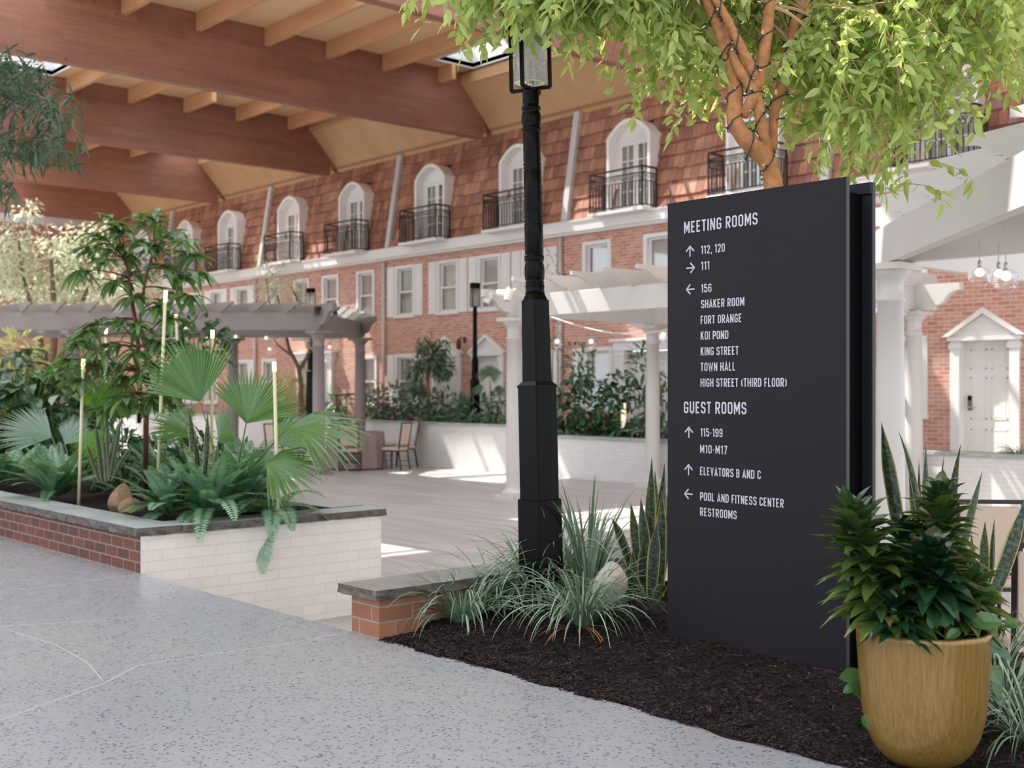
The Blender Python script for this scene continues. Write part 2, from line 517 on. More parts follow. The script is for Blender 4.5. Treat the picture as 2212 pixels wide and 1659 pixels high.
M['sign'] = plain('sign_charcoal', C(36,33,36), 0.5, spec=0.1)
M['sign_edge'] = plain('sign_edge_grey', C(62,60,61), 0.5, spec=0.2)
M['sign_core'] = plain('sign_core_black', C(3,3,4), 0.7, spec=0.05)
M['sign_frame'] = plain('sign_frame_navy', C(34,35,40), 0.5, spec=0.15)
M['text'] = plain('sign_lettering', C(186,180,190), 0.6)
M['pane'] = clear_mat('window_glass', (0.9,0.91,0.91,1), 0.02)
M['curtain'] = plain('sheer_curtain', C(226,221,214), 0.9, var=0.08, vs=9)
M['dark'] = plain('dark_interior', C(58,54,52), 0.9)
M['seeded'] = clear_mat('seeded_glass', (0.95,0.95,0.94,1), 0.08, 0.2, frost=0.55)
M['globe'] = clear_mat('globe_glass', (0.98,0.98,0.98,1), 0.03, 0.02)
M['bulb'] = emit_mat('warm_bulb', (1.0,0.9,0.76,1), 1.15)
M['tip'] = emit_mat('warm_light_tip', (1.0,0.84,0.45,1), 4.0)
M['bollard_glow'] = emit_mat('bollard_diffuser', (1.0,0.82,0.6,1), 1.0)
def acry():
    k = NB('acrylic_rod', C(206,198,160), 0.2, spec=0.5)
    return k.m
M['acrylic'] = acry()
M['steel'] = plain('brushed_steel', C(170,168,164), 0.3, metal=0.9)
M['brass'] = plain('dark_lock_plate', C(120,112,100), 0.35, metal=0.6)
def goldm():
    k = NB('gold_glaze', rough=0.3, spec=0.6, metal=0.25)
    p = k.obj()
    st = k.noise(k.scale(p, 80, 80, 1.2), 1.6, 6, 0.7)
    col = k.ramp(st, [(0.3, C(112,84,38)), (0.55, C(138,107,53)), (0.75, C(156,126,70))])
    v = k.voro(p, 90)
    col = k.mix(k.math('MULTIPLY', k.ramp(v.outputs['Distance'], [(0.12, 1), (0.2, 0)]), k.math('GREATER_THAN', k.sep(v.outputs['Color'])[0], 0.6)), col, C(84,58,22))
    k.col(col); k.bump(st, 0.05, 0.003)
    return k.m
M['gold'] = goldm()
def mulchm(nm, a, b):
    k = NB(nm, rough=0.9, spec=0.25)
    p = k.pos()
    n1 = k.noise(p, 46, 6, 0.75)
    k.col(k.ramp(n1, [(0.3, a), (0.7, b)]))
    k.bump(k.noise(p, 70, 6, 0.8), 1.0, 0.03)
    return k.m
M['mulch'] = mulchm('bark_mulch', C(26,18,17), C(56,41,37))
def chipm():
    k = NB('bark_chip', rough=0.8, spec=0.3)
    r = k.sep(k.n('ShaderNodeAttribute', attribute_name='lf').outputs['Vector'])[2]
    k.col(k.ramp(r, [(0, C(24,17,17)), (0.7, C(46,34,32)), (0.97, C(62,49,44)), (1, C(98,80,70))]))
    return k.m
M['chip'] = chipm()
M['soil'] = mulchm('planter_soil', C(44,28,24), C(86,60,50))
M['chair_fab'] = plain('beige_chair_fabric', C(198,178,160), 0.85, var=0.06, vs=30)
M['chair_pale'] = plain('pale_chair_fabric', C(214,206,200), 0.85, var=0.06, vs=30)
M['chair_frame'] = plain('dark_chair_frame', C(52,44,42), 0.35, metal=0.5)
M['cloth'] = plain('mauve_tablecloth', C(150,130,128), 0.85, var=0.12, vs=14)
M['rock'] = plain('brown_fieldstone', C(146,112,86), 0.8, var=0.35, vs=9, bump=0.6, bs=22)
M['rock_pale'] = plain('pale_fieldstone', C(196,182,168), 0.8, var=0.3, vs=7, bump=0.5, bs=20)
M['bark'] = plain('ficus_bark', C(188,130,82), 0.85, var=0.4, vs=26, bump=0.9, bs=70)
M['bark_red'] = plain('reddish_stem_bark', C(108,66,50), 0.8, var=0.25, vs=14, bump=0.4, bs=70)
M['bark_grey'] = plain('grey_brown_bark', C(128,104,82), 0.85, var=0.25, vs=14, bump=0.4, bs=60)
M['twig'] = plain('pale_twig', C(176,146,112), 0.8)
M['stalk'] = plain('green_stalk', C(92,118,52), 0.5)
M['fairy'] = plain('green_light_wire', C(26,52,44), 0.45)
M['fairy_bulb'] = plain('clear_mini_bulb', C(214,220,214), 0.2, spec=0.7)
M['pipe'] = plain('downpipe_paint', C(208,200,194), 0.45)
M['rust'] = plain('rust_sconce', C(92,52,40), 0.55)
M['skylite'] = clear_mat('skylight_glass', (0.97,0.98,1,1), 0.03)
def diffuserm():
    k = NB('added_light_diffuser')
    tr = k.n('ShaderNodeBsdfTranslucent'); tr.inputs[0].default_value = (0.72, 0.74, 0.76, 1)
    k.t.links.new(tr.outputs[0], k.out.inputs['Surface'])
    return k.m
M['frost'] = diffuserm()  # diffusing material of the added overhead light panels
M['petal'] = plain('white_spathe', C(238,234,220), 0.5)
M['leaf_ficus'] = leaf_mat('weeping_fig_leaf', C(116,144,78), C(196,210,140), C(220,232,104), 0.58, 0.3, mid=0.15)
M['leaf_alii'] = leaf_mat('narrow_fig_leaf', C(52,84,54), C(112,142,88), C(140,184,60), 0.34, 0.24, 0.8, mid=0.2)
M['leaf_willow'] = leaf_mat('dark_willow_fig_leaf', C(40,60,48), C(72,96,70), C(90,130,60), 0.25, 0.35)
M['leaf_far'] = leaf_mat('sunlit_pale_leaf', C(190,196,164), C(226,229,204), C(222,226,190), 0.35, 0.3)  # sun sparkle on the far crowns is whitened into the leaf colour
M['leaf_shrub'] = leaf_mat('shrub_leaf', C(58,86,66), C(112,138,108), C(120,155,84), 0.25, 0.35, 0.5)
M['leaf_yellow'] = leaf_mat('croton_yellow_leaf', C(150,152,84), C(222,218,150), C(226,222,130), 0.4, 0.4)
M['leaf_dark'] = leaf_mat('dark_broad_leaf', C(24,56,36), C(60,104,62), C(90,150,60), 0.22, 0.25, 0.6, mid=0.15)
M['leaf_fern'] = leaf_mat('fern_leaflet', C(58,102,70), C(146,180,150), C(120,180,60), 0.25, 0.22, 0.9, mid=0.1)  # light end of the range carries painted sky reflections
M['leaf_palm'] = leaf_mat('fan_palm_leaf', C(44,84,36), C(98,134,72), C(120,180,50), 0.32, 0.25, 0.8, mid=0.3)
M['leaf_grass'] = leaf_mat('lilyturf_blade', C(66,96,68), C(160,178,158), C(120,160,60), 0.22, 0.22, 0.9, mid=0.2)  # silvery gloss highlights are lightened into the blade colour
M['leaf_snake'] = leaf_mat('snake_plant_blade', C(22,36,26), C(50,64,46), C(90,120,50), 0.1, 0.35, 0.4, edge=C(150,144,84), edge_w=0.09, mid=0, band=C(92,108,82))
M['leaf_drac'] = leaf_mat('dracaena_leaf', C(34,56,34), C(98,118,54), C(110,150,44), 0.2, 0.2, 0.9, mid=0.25, tip=C(150,100,50))
M['leaf_drac2'] = leaf_mat('dracaena_dark_leaf', C(14,38,26), C(40,74,44), C(60,110,40), 0.15, 0.18, 0.9, mid=0.25)
M['leaf_pothos'] = leaf_mat('pothos_leaf', C(44,80,44), C(78,116,62), C(120,160,60), 0.22, 0.26, 0.6, mid=0.2)

# ---------------------------------------------------------------- the setting: ground levels
ZD = -0.5
XR = -5.24          # face of the brick wall beside the steps
XL = -7.82          # painted end wall of the long planter
def st(o, kind='structure'):
    o['kind'] = kind
    return o

b = MB().box(-16.5, 3.0, -6.0, 3.53, -0.25, 0.0)
walkway = st(b.build('floor_walkway', M['walk'], origin=(0,0,0)))
# saw-cut joints across the walkway, filled with pale grout
jm = plain('joint_grout', C(168,168,166), 0.5)
def joint(pts, w=0.012):
    j = MB()
    for p, q in zip(pts[:-1], pts[1:]):
        a = at_z(*p, 0.0); c = at_z(*q, 0.0)
        j.bar((a.x, a.y, 0.0002), (c.x, c.y, 0.0002), w, 0.0016)
    return j
for pts, w in (([(0,1556),(225,1476),(300,1437),(420,1418),(600,1394),(752,1366)], 0.010), ([(20,1362),(120,1392),(190,1432),(222,1470)], 0.007), ([(0,1278),(140,1262),(305,1240)], 0.010), ([(0,1352),(180,1342),(380,1322)], 0.005)):
    o = joint(pts, w).build('joint', jm, walkway)
b = MB()
b.box(-46, 3.0, 3.53, 17.3, ZD-0.2, ZD)
st(b.build('floor_court', M['deck'], origin=(0,0,0)))
b = MB().box(-44.5, -6.0, 17.0, 18.3, -0.6, 0.0)
st(b.build('floor_terrace', M['terrace'], origin=(0,0,0)))
# steps between the two planters
b = MB()
b.box(XL, XR, 3.53, 3.86, ZD, -0.125); b.box(XL, XR, 3.86, 4.19, ZD, -0.25); b.box(XL, XR, 4.19, 4.52, ZD, -0.375)
st(b.build('floor_steps', M['terrace'], origin=(0,0,0)))

# ---------------------------------------------------------------- roof
BEAMX = [-47.3, -40.85, -34.4, -27.95, -21.42, -14.9, -8.45, -2.0, 4.4]
ZC, ZB, ZP = 8.56, 7.13, 8.2
PY = [-1.2, 0.3, 1.8, 3.3, 4.8, 6.3, 7.8, 9.3, 10.8, 12.3, 13.75, 15.2, 16.75]
# skylight wells: x0, x1, y0, y1; some unseen far ones added for ambient light
OPEN = [(-20.8,-15.2,16.25,17.3), (-26.3,-21.75,12.5,14.6), (-18.0,-15.1,8.6,11.95), (-14.7,-8.7,8.5,12.4), (-17.6,-15.1,3.6,5.95),
        (-8.3,-3.8,3.35,6.2), (-34.0,-31.6,7.4,12.2), (-34.2,-29.6,16.25,17.3), (-27.8,-25.6,8.8,10.4), (-40.5,-34.8,8.0,14.0), (-46.5,-41.2,4.0,16.0),
        (-14.6,-8.8,13.3,16.6), (-34.2,-28.3,0.5,6.0), (-40.5,-34.8,0.0,6.5), (-31.6,-28.1,13.1,15.5), (-14.65,-12.8,4.2,5.95)]
# unseen frosted panels added for soft overhead light without sun patches
FILL_PANELS = [(-21.2,-18.0,3.6,8.0), (-14.6,-8.7,1.2,3.9), (-12.5,-8.7,4.2,7.6), (-27.7,-21.7,1.0,8.0), (-8.2,-2.2,-3.2,2.6)]
CLEAR_N = len(OPEN)
OPEN = OPEN + FILL_PANELS
def roof_cells():
    x0, x1, y0, y1 = -50.0, 2.6, -4.0, 18.4
    xs = sorted({x0, x1} | {v for o in OPEN for v in o[:2]}); ys = sorted({y0, y1} | {v for o in OPEN for v in o[2:]})
    m = MB()
    for a, c in zip(xs[:-1], xs[1:]):
        for d, e in zip(ys[:-1], ys[1:]):
            cx, cy = (a+c)/2, (d+e)/2
            if any(o[0] < cx < o[1] and o[2] < cy < o[3] for o in OPEN): continue
            m.box(a, c, d, e, ZC, ZC+0.1)
    return m
st(roof_cells().build('ceiling', M['deckwood'], origin=(0,0,0)))
for i, o in enumerate(OPEN):
    w = MB(); x0, x1, y0, y1 = o; t = 0.06; z0, z1 = ZC-0.02, ZC+0.45
    w.box(x0-t, x0, y0-t, y1+t, z0, z1); w.box(x1, x1+t, y0-t, y1+t, z0, z1); w.box(x0, x1, y0-t, y0, z0, z1); w.box(x0, x1, y1, y1+t, z0, z1)
    nb = max(1, round((x1-x0)/1.06))
    for k in range(1, nb):
        xx = x0+(x1-x0)*k/nb
        w.box(xx-0.035, xx+0.035, y0, y1, z1-0.08, z1)
    if i == 1: w.box(-24.5, -24.2, y0, y1, z1-0.1, z1)
    s = st(w.build('ceiling_skylight_frame', M['white'], origin=(0,0,0)))
    if i >= CLEAR_N: MB().box(x0, x1, y0, y1, z1-0.02, z1-0.012).build('added_diffuser', M['frost'], s)
    if i in (0, 8): MB().box(x0, x1, y0, y1, z1-0.02, z1-0.012).build('glass', M['skylite'], s)
for i, x in enumerate(BEAMX):
    w = MB().box(x-0.11, x+0.11, -4.0, 18.05, ZB, ZC)
    o = st(w.build('ceiling_beam', M['beam'], origin=(x,8,ZB), bevel=0.012))
for bay in ((-21.42,-14.9), (-27.95,-21.42), (-34.4,-27.95)):
    for y in PY[3:] if bay[0] > -25 else PY[6:]:
        if bay[0] > -25 and y < 6: continue
        x0, x1 = bay[0]+0.11, bay[1]-0.11
        segs = [(x0, x1)]
        for a, c, d, e in OPEN:
            if d < y < e:
                segs = [s2 for s in segs for s2 in ((s[0], min(s[1], a)), (max(s[0], c), s[1])) if s2[1]-s2[0] > 0.3]
        for s in segs:
            st(MB().box(s[0], s[1], y-0.055, y+0.055, ZP, ZC).build('ceiling_joist', M['joist'], bevel=0.006))
for x0, x1 in zip(BEAMX[:-1], BEAMX[1:]):
    if x0 < -47 or x1 > -1.5: continue
    m = MB()
    q = [(17.36,8.5),(17.36,8.26),(17.42,8.26),(18.42,7.16),(18.5,7.2),(17.5,8.5)]
    m.prism(q, lambda a, c, d: (d, a, c), x0+0.11, x1-0.11)
    st(m.build('ceiling_soffit_panel', M['soffit'], origin=(x0,17.4,7.2)))

m = MB(); m.add([(-50,18.52,4.6),(-2,18.52,4.6),(-2,18.52,8.7),(-50,18.52,8.7)], np.array([(0,1,2,3)]))  # unseen backing wall added to block daylight leaking at the soffit
st(m.build('wall_leak_block', M['soffit'], origin=(0,0,0)))
# ---------------------------------------------------------------- the long brick facade
YF = 18.1
RIB = [-50.9+6.5*i for i in range(8)]      # mansard ribs at ... -24.9, -18.4, -11.9, -5.4
W2 = []                                     # upper storey: x, shutters
for x in (-37.7,-36.2,-34.5,-32.8): W2.append((x, True))
for x in (-30.95,-29.4,-27.9,-26.2): W2.append((x, False))
for x in (-24.45,-22.7,-21.15,-19.6): W2.append((x, True))
for x in (-17.65,-15.9,-14.3,-12.7): W2.append((x, False))
for x in (-10.5,-8.2): W2.append((x, False))
W1 = [(-36.2, True), (-34.8, False), (-32.8, True), (-31.2, False), (-26.1, False), (-24.45, True), (-19.6, True), (-17.6, True), (-10.5, False)]
D1 = [(-22.75, 'gable'), (-21.2, 'gable'), (-28.6, 'flat'), (-16.05, 'flat'), (-9.1, 'gable'), (-13.6, 'gable')]
WW, WZ0, WZ1 = 0.74, 3.12, 4.34
VZ0, VZ1 = 0.82, 2.08
DW, DZ = 0.82, 2.03
holes = [(x-WW/2, x+WW/2, WZ0, WZ1) for x, _ in W2] + [(x-WW/2, x+WW/2, VZ0, VZ1) for x, _ in W1] + [(x-DW/2-0.04, x+DW/2+0.04, 0.0, DZ+0.03) for x, k in D1 if k == 'gable'] + [(x-0.75, x+0.75, 0.0, DZ+0.03) for x, k in D1 if k == 'flat']
def wall_holes(x0, x1, z0, z1, holes, y, depth):
    xs = sorted({x0, x1} | {v for h in holes for v in h[:2]}); zs = sorted({z0, z1} | {v for h in holes for v in h[2:]})
    m = MB()
    for a, c in zip(xs[:-1], xs[1:]):
        for d, e in zip(zs[:-1], zs[1:]):
            cx, cz = (a+c)/2, (d+e)/2
            if any(h[0] < cx < h[1] and h[2] < cz < h[3] for h in holes): continue
            m.add([(a,y,d),(c,y,d),(c,y,e),(a,y,e)], np.array([(0,1,2,3)]))
    for a, c, d, e in holes:
        m.add([(a,y,d),(c,y,d),(c,y,e),(a,y,e),(a,y+depth,d),(c,y+depth,d),(c,y+depth,e),(a,y+depth,e)],
              np.array([(0,4,5,1),(1,5,6,2),(2,6,7,3),(3,7,4,0)]))
    return m
fac = st(wall_holes(-44.5, -6.0, -0.5, 4.62, holes, YF, 0.2).build('wall_facade', M['brick'], origin=(0,0,0)))

def shutter(x, z0, z1, w=0.31):
    m = MB()
    y = YF
    m.box(x-w/2, x+w/2, y-0.035, y-0.005, z0, z1)
    for a, c in ((0.06, 0.47), (0.53, 0.95)):
        h = z1-z0
        m.box(x-w/2+0.05, x+w/2-0.05, y-0.05, y-0.034, z0+a*h, z0+c*h)
    return m
def curtain_mesh(x0, x1, z0, z1, y, n=9, amp=0.018):
    m = MB()
    k = n*8
    m.grid(lambda u, v: (x0+(x1-x0)*u, y+amp*math.sin(u*n*2*math.pi+0.6*math.sin(v*3)), z0+(z1-z0)*v), k, 2)
    return m
WN = [0]
def window(x, z0, z1, shut, nshut=2):
    WN[0] += 1
    r = thing('window_%d' % WN[0], None, None, (x, YF, z0), kind='structure')
    w, h = WW, z1-z0
    fr = MB()
    t = 0.075
    fr.box(-w/2-0.05, -w/2+t-0.03, -0.03, 0.12, 0, h); fr.box(w/2-t+0.03, w/2+0.05, -0.03, 0.12, 0, h)
    fr.box(-w/2-0.05, w/2+0.05, -0.032, 0.12, h-0.02, h+0.06)
    fr.build('frame', M['white'], r)
    MB().box(-w/2-0.07, w/2+0.07, -0.06, 0.12, -0.055, 0.02).build('sill', M['white'], r)
    for nm, a, c, y in (('lower_sash', 0.02, h*0.52, 0.05), ('upper_sash', h*0.48, h-0.02, 0.085)):
        s = MB(); q = 0.045; b = w/2-0.045
        s.box(-b, -b+q, y-0.02, y+0.02, a, c); s.box(b-q, b, y-0.02, y+0.02, a, c); s.box(-b+q, b-q, y-0.02, y+0.02, a, a+q); s.box(-b+q, b-q, y-0.02, y+0.02, c-q, c)
        so = s.build(nm, M['white'], r)
        MB().box(-b+q, b-q, y-0.003, y+0.003, a+q, c-q).build('pane', M['pane'], so)
    curtain_mesh(-w/2, w/2, 0, h, 0.14, n=7, amp=0.012).build('curtain', M['curtain'], r, smooth=True)
    MB().box(-w/2-0.1, w/2+0.1, 0.3, 0.32, -0.1, h+0.1).build('interior', M['dark'], r)
    if shut:
        for sx in ((-1, 1) if nshut == 2 else (-1,)):
            m = MB(); xx = sx*(w/2+0.05+0.175); sw = 0.31
            m.box(xx-sw/2, xx+sw/2, -0.035, -0.003, -0.02, h+0.05)
            m.box(xx-sw/2+0.05, xx+sw/2-0.05, -0.047, -0.034, 0.06, h*0.47); m.box(xx-sw/2+0.05, xx+sw/2-0.05, -0.047, -0.034, h*0.54, h-0.03)
            m.build('shutter', M['white'], r, bevel=0.004)
    return r
for x, s in W2: window(x, WZ0, WZ1, s)
for x, s in W1: window(x, VZ0, VZ1, s)

DN = [0]
def door(x, kind):
    DN[0] += 1
    r = thing('door_%d' % DN[0], None, None, (x, YF, 0), kind='structure')
    w = DW/2; y = 0.13
    lf = MB()
    def leaf(x0, x1):
        lf.box(x0, x1, y, y+0.045, 0.0, DZ)
        cx = (x0+x1)/2; pw = (x1-x0)/2-0.1
        for a, c in ((0.15,0.62),(0.78,1.45),(1.58,1.9)):
            for s in (-1, 1):
                p0 = cx + (0.04 if s > 0 else -pw); p1 = cx + (pw if s > 0 else -0.04)
                fr_ = 0.02
                lf.box(p0, p1, y-0.008, y, a, a+fr_); lf.box(p0, p1, y-0.008, y, c-fr_, c); lf.box(p0, p0+fr_, y-0.008, y, a, c); lf.box(p1-fr_, p1, y-0.008, y, a, c)
                lf.box(p0+0.04, p1-0.04, y-0.006, y, a+0.04, c-0.04)
    sm = MB()
    if kind == 'gable':
        leaf(-w, w)
        for s in (-1, 1):
            a, c = (w+0.0, w+0.16)
            sm.box(min(s*a, s*c), max(s*a, s*c), -0.05, 0.14, 0, DZ+0.02)
            sm.box(min(s*(a-0.03), s*(c+0.02)), max(s*(a-0.03), s*(c+0.02)), -0.065, 0.02, DZ-0.12, DZ-0.03)
        sm.box(-w-0.2, w+0.2, -0.09, 0.14, DZ+0.0, DZ+0.07)
        base, apex, hw = DZ+0.07, DZ+0.50, w+0.24
        tri = [(-hw, base), (hw, base), (0, apex)]
        sm.prism(tri, lambda a, c, d: (a, d, c), -0.04, 0.0)
        for s in (-1, 1):
            dx, dz = hw, apex-base
            L = math.hypot(dx, dz); nx, nz = dz/L*0.07, dx/L*0.07
            q = [(s*(hw+0.03), base), (0, apex+0.02), (0, apex-0.075), (s*(hw-0.09), base)]
            if s < 0: q = q[::-1]
            sm.prism(q, lambda a, c, d: (a, d, c), -0.12, -0.005)
            q = [(s*(hw-0.13), base+0.03), (0, apex-0.10), (0, apex-0.14), (s*(hw-0.21), base+0.03)]
            if s < 0: q = q[::-1]
            sm.prism(q, lambda a, c, d: (a, d, c), -0.065, -0.005)
    else:
        leaf(-0.71, -0.005); leaf(0.005, 0.71)
        for s in (-1, 1):
            sm.box(min(s*0.72, s*0.92), max(s*0.72, s*0.92), -0.12, 0.14, 0, DZ+0.02)
            sm.box(min(s*0.7, s*0.95), max(s*0.7, s*0.95), -0.14, 0.0, DZ-0.1, DZ+0.02)
        sm.box(-1.0, 1.0, -0.16, 0.14, DZ+0.02, DZ+0.2); sm.box(-1.06, 1.06, -0.22, 0.0, DZ+0.2, DZ+0.26)
    lf.build('door_leaf', M['white'], r)
    sm.build('surround', M['white'], r, bevel=0.004)
    hx = -w+0.09 if kind == 'gable' else 0.07
    h = MB().box(hx-0.035, hx+0.035, y-0.02, y, 0.92, 1.16)
    hp = h.build('lock_plate', M['brass'], r, bevel=0.004)
    h = MB(); h.bar((hx-0.01, y-0.05, 0.97), (hx+0.1, y-0.05, 0.97), 0.018, 0.018); h.box(hx-0.012, hx+0.012, y-0.05, y-0.015, 0.96, 0.985)
    h.build('lever', M['steel'], hp)
    MB().box(hx-0.022, hx+0.022, y-0.035, y-0.018, 1.08, 1.15).build('card_reader', M['sign_core'], hp)
    return r
for x, k in D1: door(x, k)

# cornice band between brick and mansard
m = MB()
m.box(-44.5, -6.0, 17.86, 18.3, 4.62, 4.85); m.box(-44.5, -6.0, 17.95, 18.12, 4.57, 4.62); m.box(-44.5, -6.0, 17.84, 18.3, 4.83, 4.86)
st(m.build('trim_1', M['white'], origin=(0,0,0)))

# dormers in the mansard
DX = [-39.5, -36.25, -33.35, -29.75, -26.55, -23.15, -19.95, -16.55, -13.45, -9.7]
DHW, DZS, DZA = 0.60, 6.42, 6.77
def arch(hw, zs, za, n=14):
    pts = []
    for i in range(n+1):
        a = math.pi*i/n
        u = math.cos(a); pts.append((hw*u, zs+(za-zs)*(1-u*u)))
    return pts
def mans_y(z): return 17.98 + (z-5.0)*0.165
# cedar shakes, course by course, leaving the dormers open
m = MB()
rows = 9; ez = (7.32-4.84)/rows
for i in range(rows):
    z0 = 4.84+i*ez; x = -44.5 - random.random()*0.2
    group_off = 0.0; left = 0
    while x < -6.0:
        if left <= 0:
            left = random.randint(2, 5); group_off = random.uniform(-0.022, 0.022)
        w = random.uniform(0.10, 0.24)
        left -= 1
        xc = x+w/2
        zb = z0-0.03+group_off+random.uniform(-0.004, 0.004); zt = z0+ez+0.02
        skip = any(abs(xc-dx) < DHW-0.07 and z0+ez*0.3 < DZS-0.1+(DZA-DZS)*(1-((xc-dx)/DHW)**2) for dx in DX)
        if not skip:
            yb0 = mans_y(zb)-0.045; yt = mans_y(zt)
            g = 0.004
            v = [(x+g,yb0,zb),(x+w-g,yb0,zb),(x+w-g,yt,zt),(x+g,yt,zt),(x+g,yb0+0.06,zb),(x+w-g,yb0+0.06,zb)]
            r = random.random()
            m.add(v, [[0,1,2,3],[4,5,1,0]], np.full((6,3), r))
        x += w
m.has = True
st(m.build('roof_mansard', M['shake'], origin=(0,0,0)))
# backing behind the shakes so no daylight shows through the seams
m = MB()
hs = [(dx-DHW+0.01, dx+DHW-0.01) for dx in DX]
xs = sorted({-44.5, -6.0} | {v for h in hs for v in h})
for a, c in zip(xs[:-1], xs[1:]):
    zlo = 6.7 if any(h[0] < (a+c)/2 < h[1] for h in hs) else 4.84
    m.add([(a, mans_y(zlo)+0.02, zlo), (c, mans_y(zlo)+0.02, zlo), (c, mans_y(7.34)+0.02, 7.34), (a, mans_y(7.34)+0.02, 7.34)], np.array([(0,1,2,3)]))
st(m.build('roof_underlay', plain('roof_underlay', C(88,52,44), 0.9), origin=(0,0,0)))
for x in RIB:
    if not -44 < x < -6: continue
    m = MB(); m.bar((x, mans_y(4.86)-0.05, 4.86), (x, mans_y(7.28)-0.05, 7.28), 0.17, 0.16, up=(0,-1,0))
    st(m.build('trim_2', M['pergola'], bevel=0.008))
DLAB = {}
def dormer(x, idx, open_leaf=False):
    WN[0] += 1
    r = thing('window_%d' % WN[0], None, None, (x, 17.86, 4.86), kind='structure')
    o = arch(DHW, DZS-4.86, DZA-4.86); i_ = arch(DHW-0.075, DZS-4.86-0.02, DZA-4.86-0.075)
    outer = [(DHW, 0)] + o + [(-DHW, 0)]; inner = [(DHW-0.075, 0)] + i_ + [(-DHW+0.075, 0)]
    n = len(outer)
    m = MB()
    yb = 0.52
    V = [(a, 0, c) for a, c in outer] + [(a, 0, c) for a, c in inner] + [(a, yb, c) for a, c in outer] + [(a, yb, c) for a, c in inner]
    F = []
    for k in range(n-1):
        F += [[k, k+1, n+k+1, n+k], [k+1, k, 2*n+k, 2*n+k+1], [n+k, n+k+1, 3*n+k+1, 3*n+k]]
    m.add(V, F)
    m.build('hood', M['dormer'], r)
    # back of the recess: french doors with small panes and an arched panel over them
    y = 0.25; w = DHW-0.075; dh = 1.50
    tp = [(w, dh)] + [(a, c) for a, c in i_] + [(-w, dh)]
    MB().prism(tp, lambda a, c, d: (a, d, c), y, y+0.03).build('arched_panel', M['dormer'], r)
    m = MB(); m.box(-w, w, y-0.03, y, dh-0.02, dh+0.04); m.box(-w, -w+0.08, y-0.02, y+0.03, 0, dh); m.box(w-0.08, w, y-0.02, y+0.03, 0, dh)
    m.build('frame', M['dormer'], r)
    for s in (-1, 1):
        m = MB()
        x0, x1 = (0.005, w-0.08) if s > 0 else (-w+0.08, -0.005)
        lw = x1-x0
        y0 = y-0.005
        stl = 0.062
        m.box(x0, x0+stl, y0, y0+0.035, 0, dh); m.box(x1-stl, x1, y0, y0+0.035, 0, dh); m.box(x0+stl, x1-stl, y0, y0+0.035, 0, 0.16); m.box(x0+stl, x1-stl, y0, y0+0.035, dh-0.09, dh)
        cx = (x0+x1)/2
        m.box(cx-0.012, cx+0.012, y0, y0+0.035, 0.16, dh-0.09)
        for k in (1, 2, 3):
            z = 0.16+(dh-0.25)*k/4
            m.box(x0+stl, x1-stl, y0, y0+0.035, z-0.012, z+0.012)
        lf = m.build('casement', M['dormer'], r)
        MB().box(x0+stl, x1-stl, y0+0.015, y0+0.02, 0.16, dh-0.09).build('pane', M['pane'], lf)
        if open_leaf and s < 0:
            # swung outward about its hinge
            for ob in (lf,):
                for ob2 in [ob]:
                    mt = Matrix.Translation((x0, y0, 0)) @ Matrix.Rotation(R(-100), 4, 'Z') @ Matrix.Translation((-x0, -y0, 0))
                    lf.matrix_local = mt
    curtain_mesh(-w, w, 0.02, dh, y+0.09, n=9).build('curtain', M['curtain'], r, smooth=True)
    return r
def balcony_mesh_root(label=None):
    r = thing('balcony_railing', label, 'railing', (0,0,0), group='black iron balcony railings on the mansard')
    W, Dp, H = 0.72, 0.42, 0.80
    m = MB(); P = [(-W, Dp), (-W, 0), (W, 0), (W, Dp)]
    for a, c in zip(P[:-1], P[1:]): m.bar((a[0], a[1], H), (c[0], c[1], H), 0.05, 0.03)
    m.build('top_rail', M['iron'], r)
    m = MB()
    for z in (0.68, 0.05):
        for a, c in zip(P[:-1], P[1:]): m.bar((a[0], a[1], z), (c[0], c[1], z), 0.022, 0.022)
    for x, y in P: m.bar((x, y, 0), (x, y, H), 0.028, 0.028)
    m.build('rail_frame', M['iron'], r)
    m = MB()
    for k in range(1, 16):
        x = -W+2*W*k/16
        m.bar((x, 0, 0.05), (x, 0, 0.52), 0.016, 0.016); m.sphere((x, 0, 0.24), 0.018, 6, 4)
    for s in (-1, 1):
        for k in range(1, 5):
            y = Dp*k/5; m.bar((s*W, y, 0.05), (s*W, y, 0.52), 0.016, 0.016); m.sphere((s*W, y, 0.24), 0.018, 6, 4)
    m.build('baluster_grille', M['iron'], r)
    m = MB()
    def scroll(cx, cy, ax):
        for sgn in (-1, 1):
            pts = []
            for k in range(15):
                a = k/14*2.6*math.pi; rr = 0.052*(1-k/14*0.72)
                u = sgn*(0.05 - rr*math.cos(a)); w_ = 0.605 + rr*math.sin(a)
                pts.append((cx+u, cy, w_) if ax == 0 else (cx, cy+u, w_))
            m.tube(pts, 0.0075, 4)
    for k in range(8): scroll(-W+2*W*(k+0.5)/8, 0, 0)
    for s in (-1, 1):
        for k in range(2): scroll(s*W, Dp*(k+0.5)/2, 1)
    m.bar((-W, 0, 0.53), (W, 0, 0.53), 0.014, 0.014); m.bar((-W, 0, 0.53), (-W, Dp, 0.53), 0.014, 0.014); m.bar((W, 0, 0.53), (W, Dp, 0.53), 0.014, 0.014)
    m.build('scroll_band', M['iron'], r)
    return r
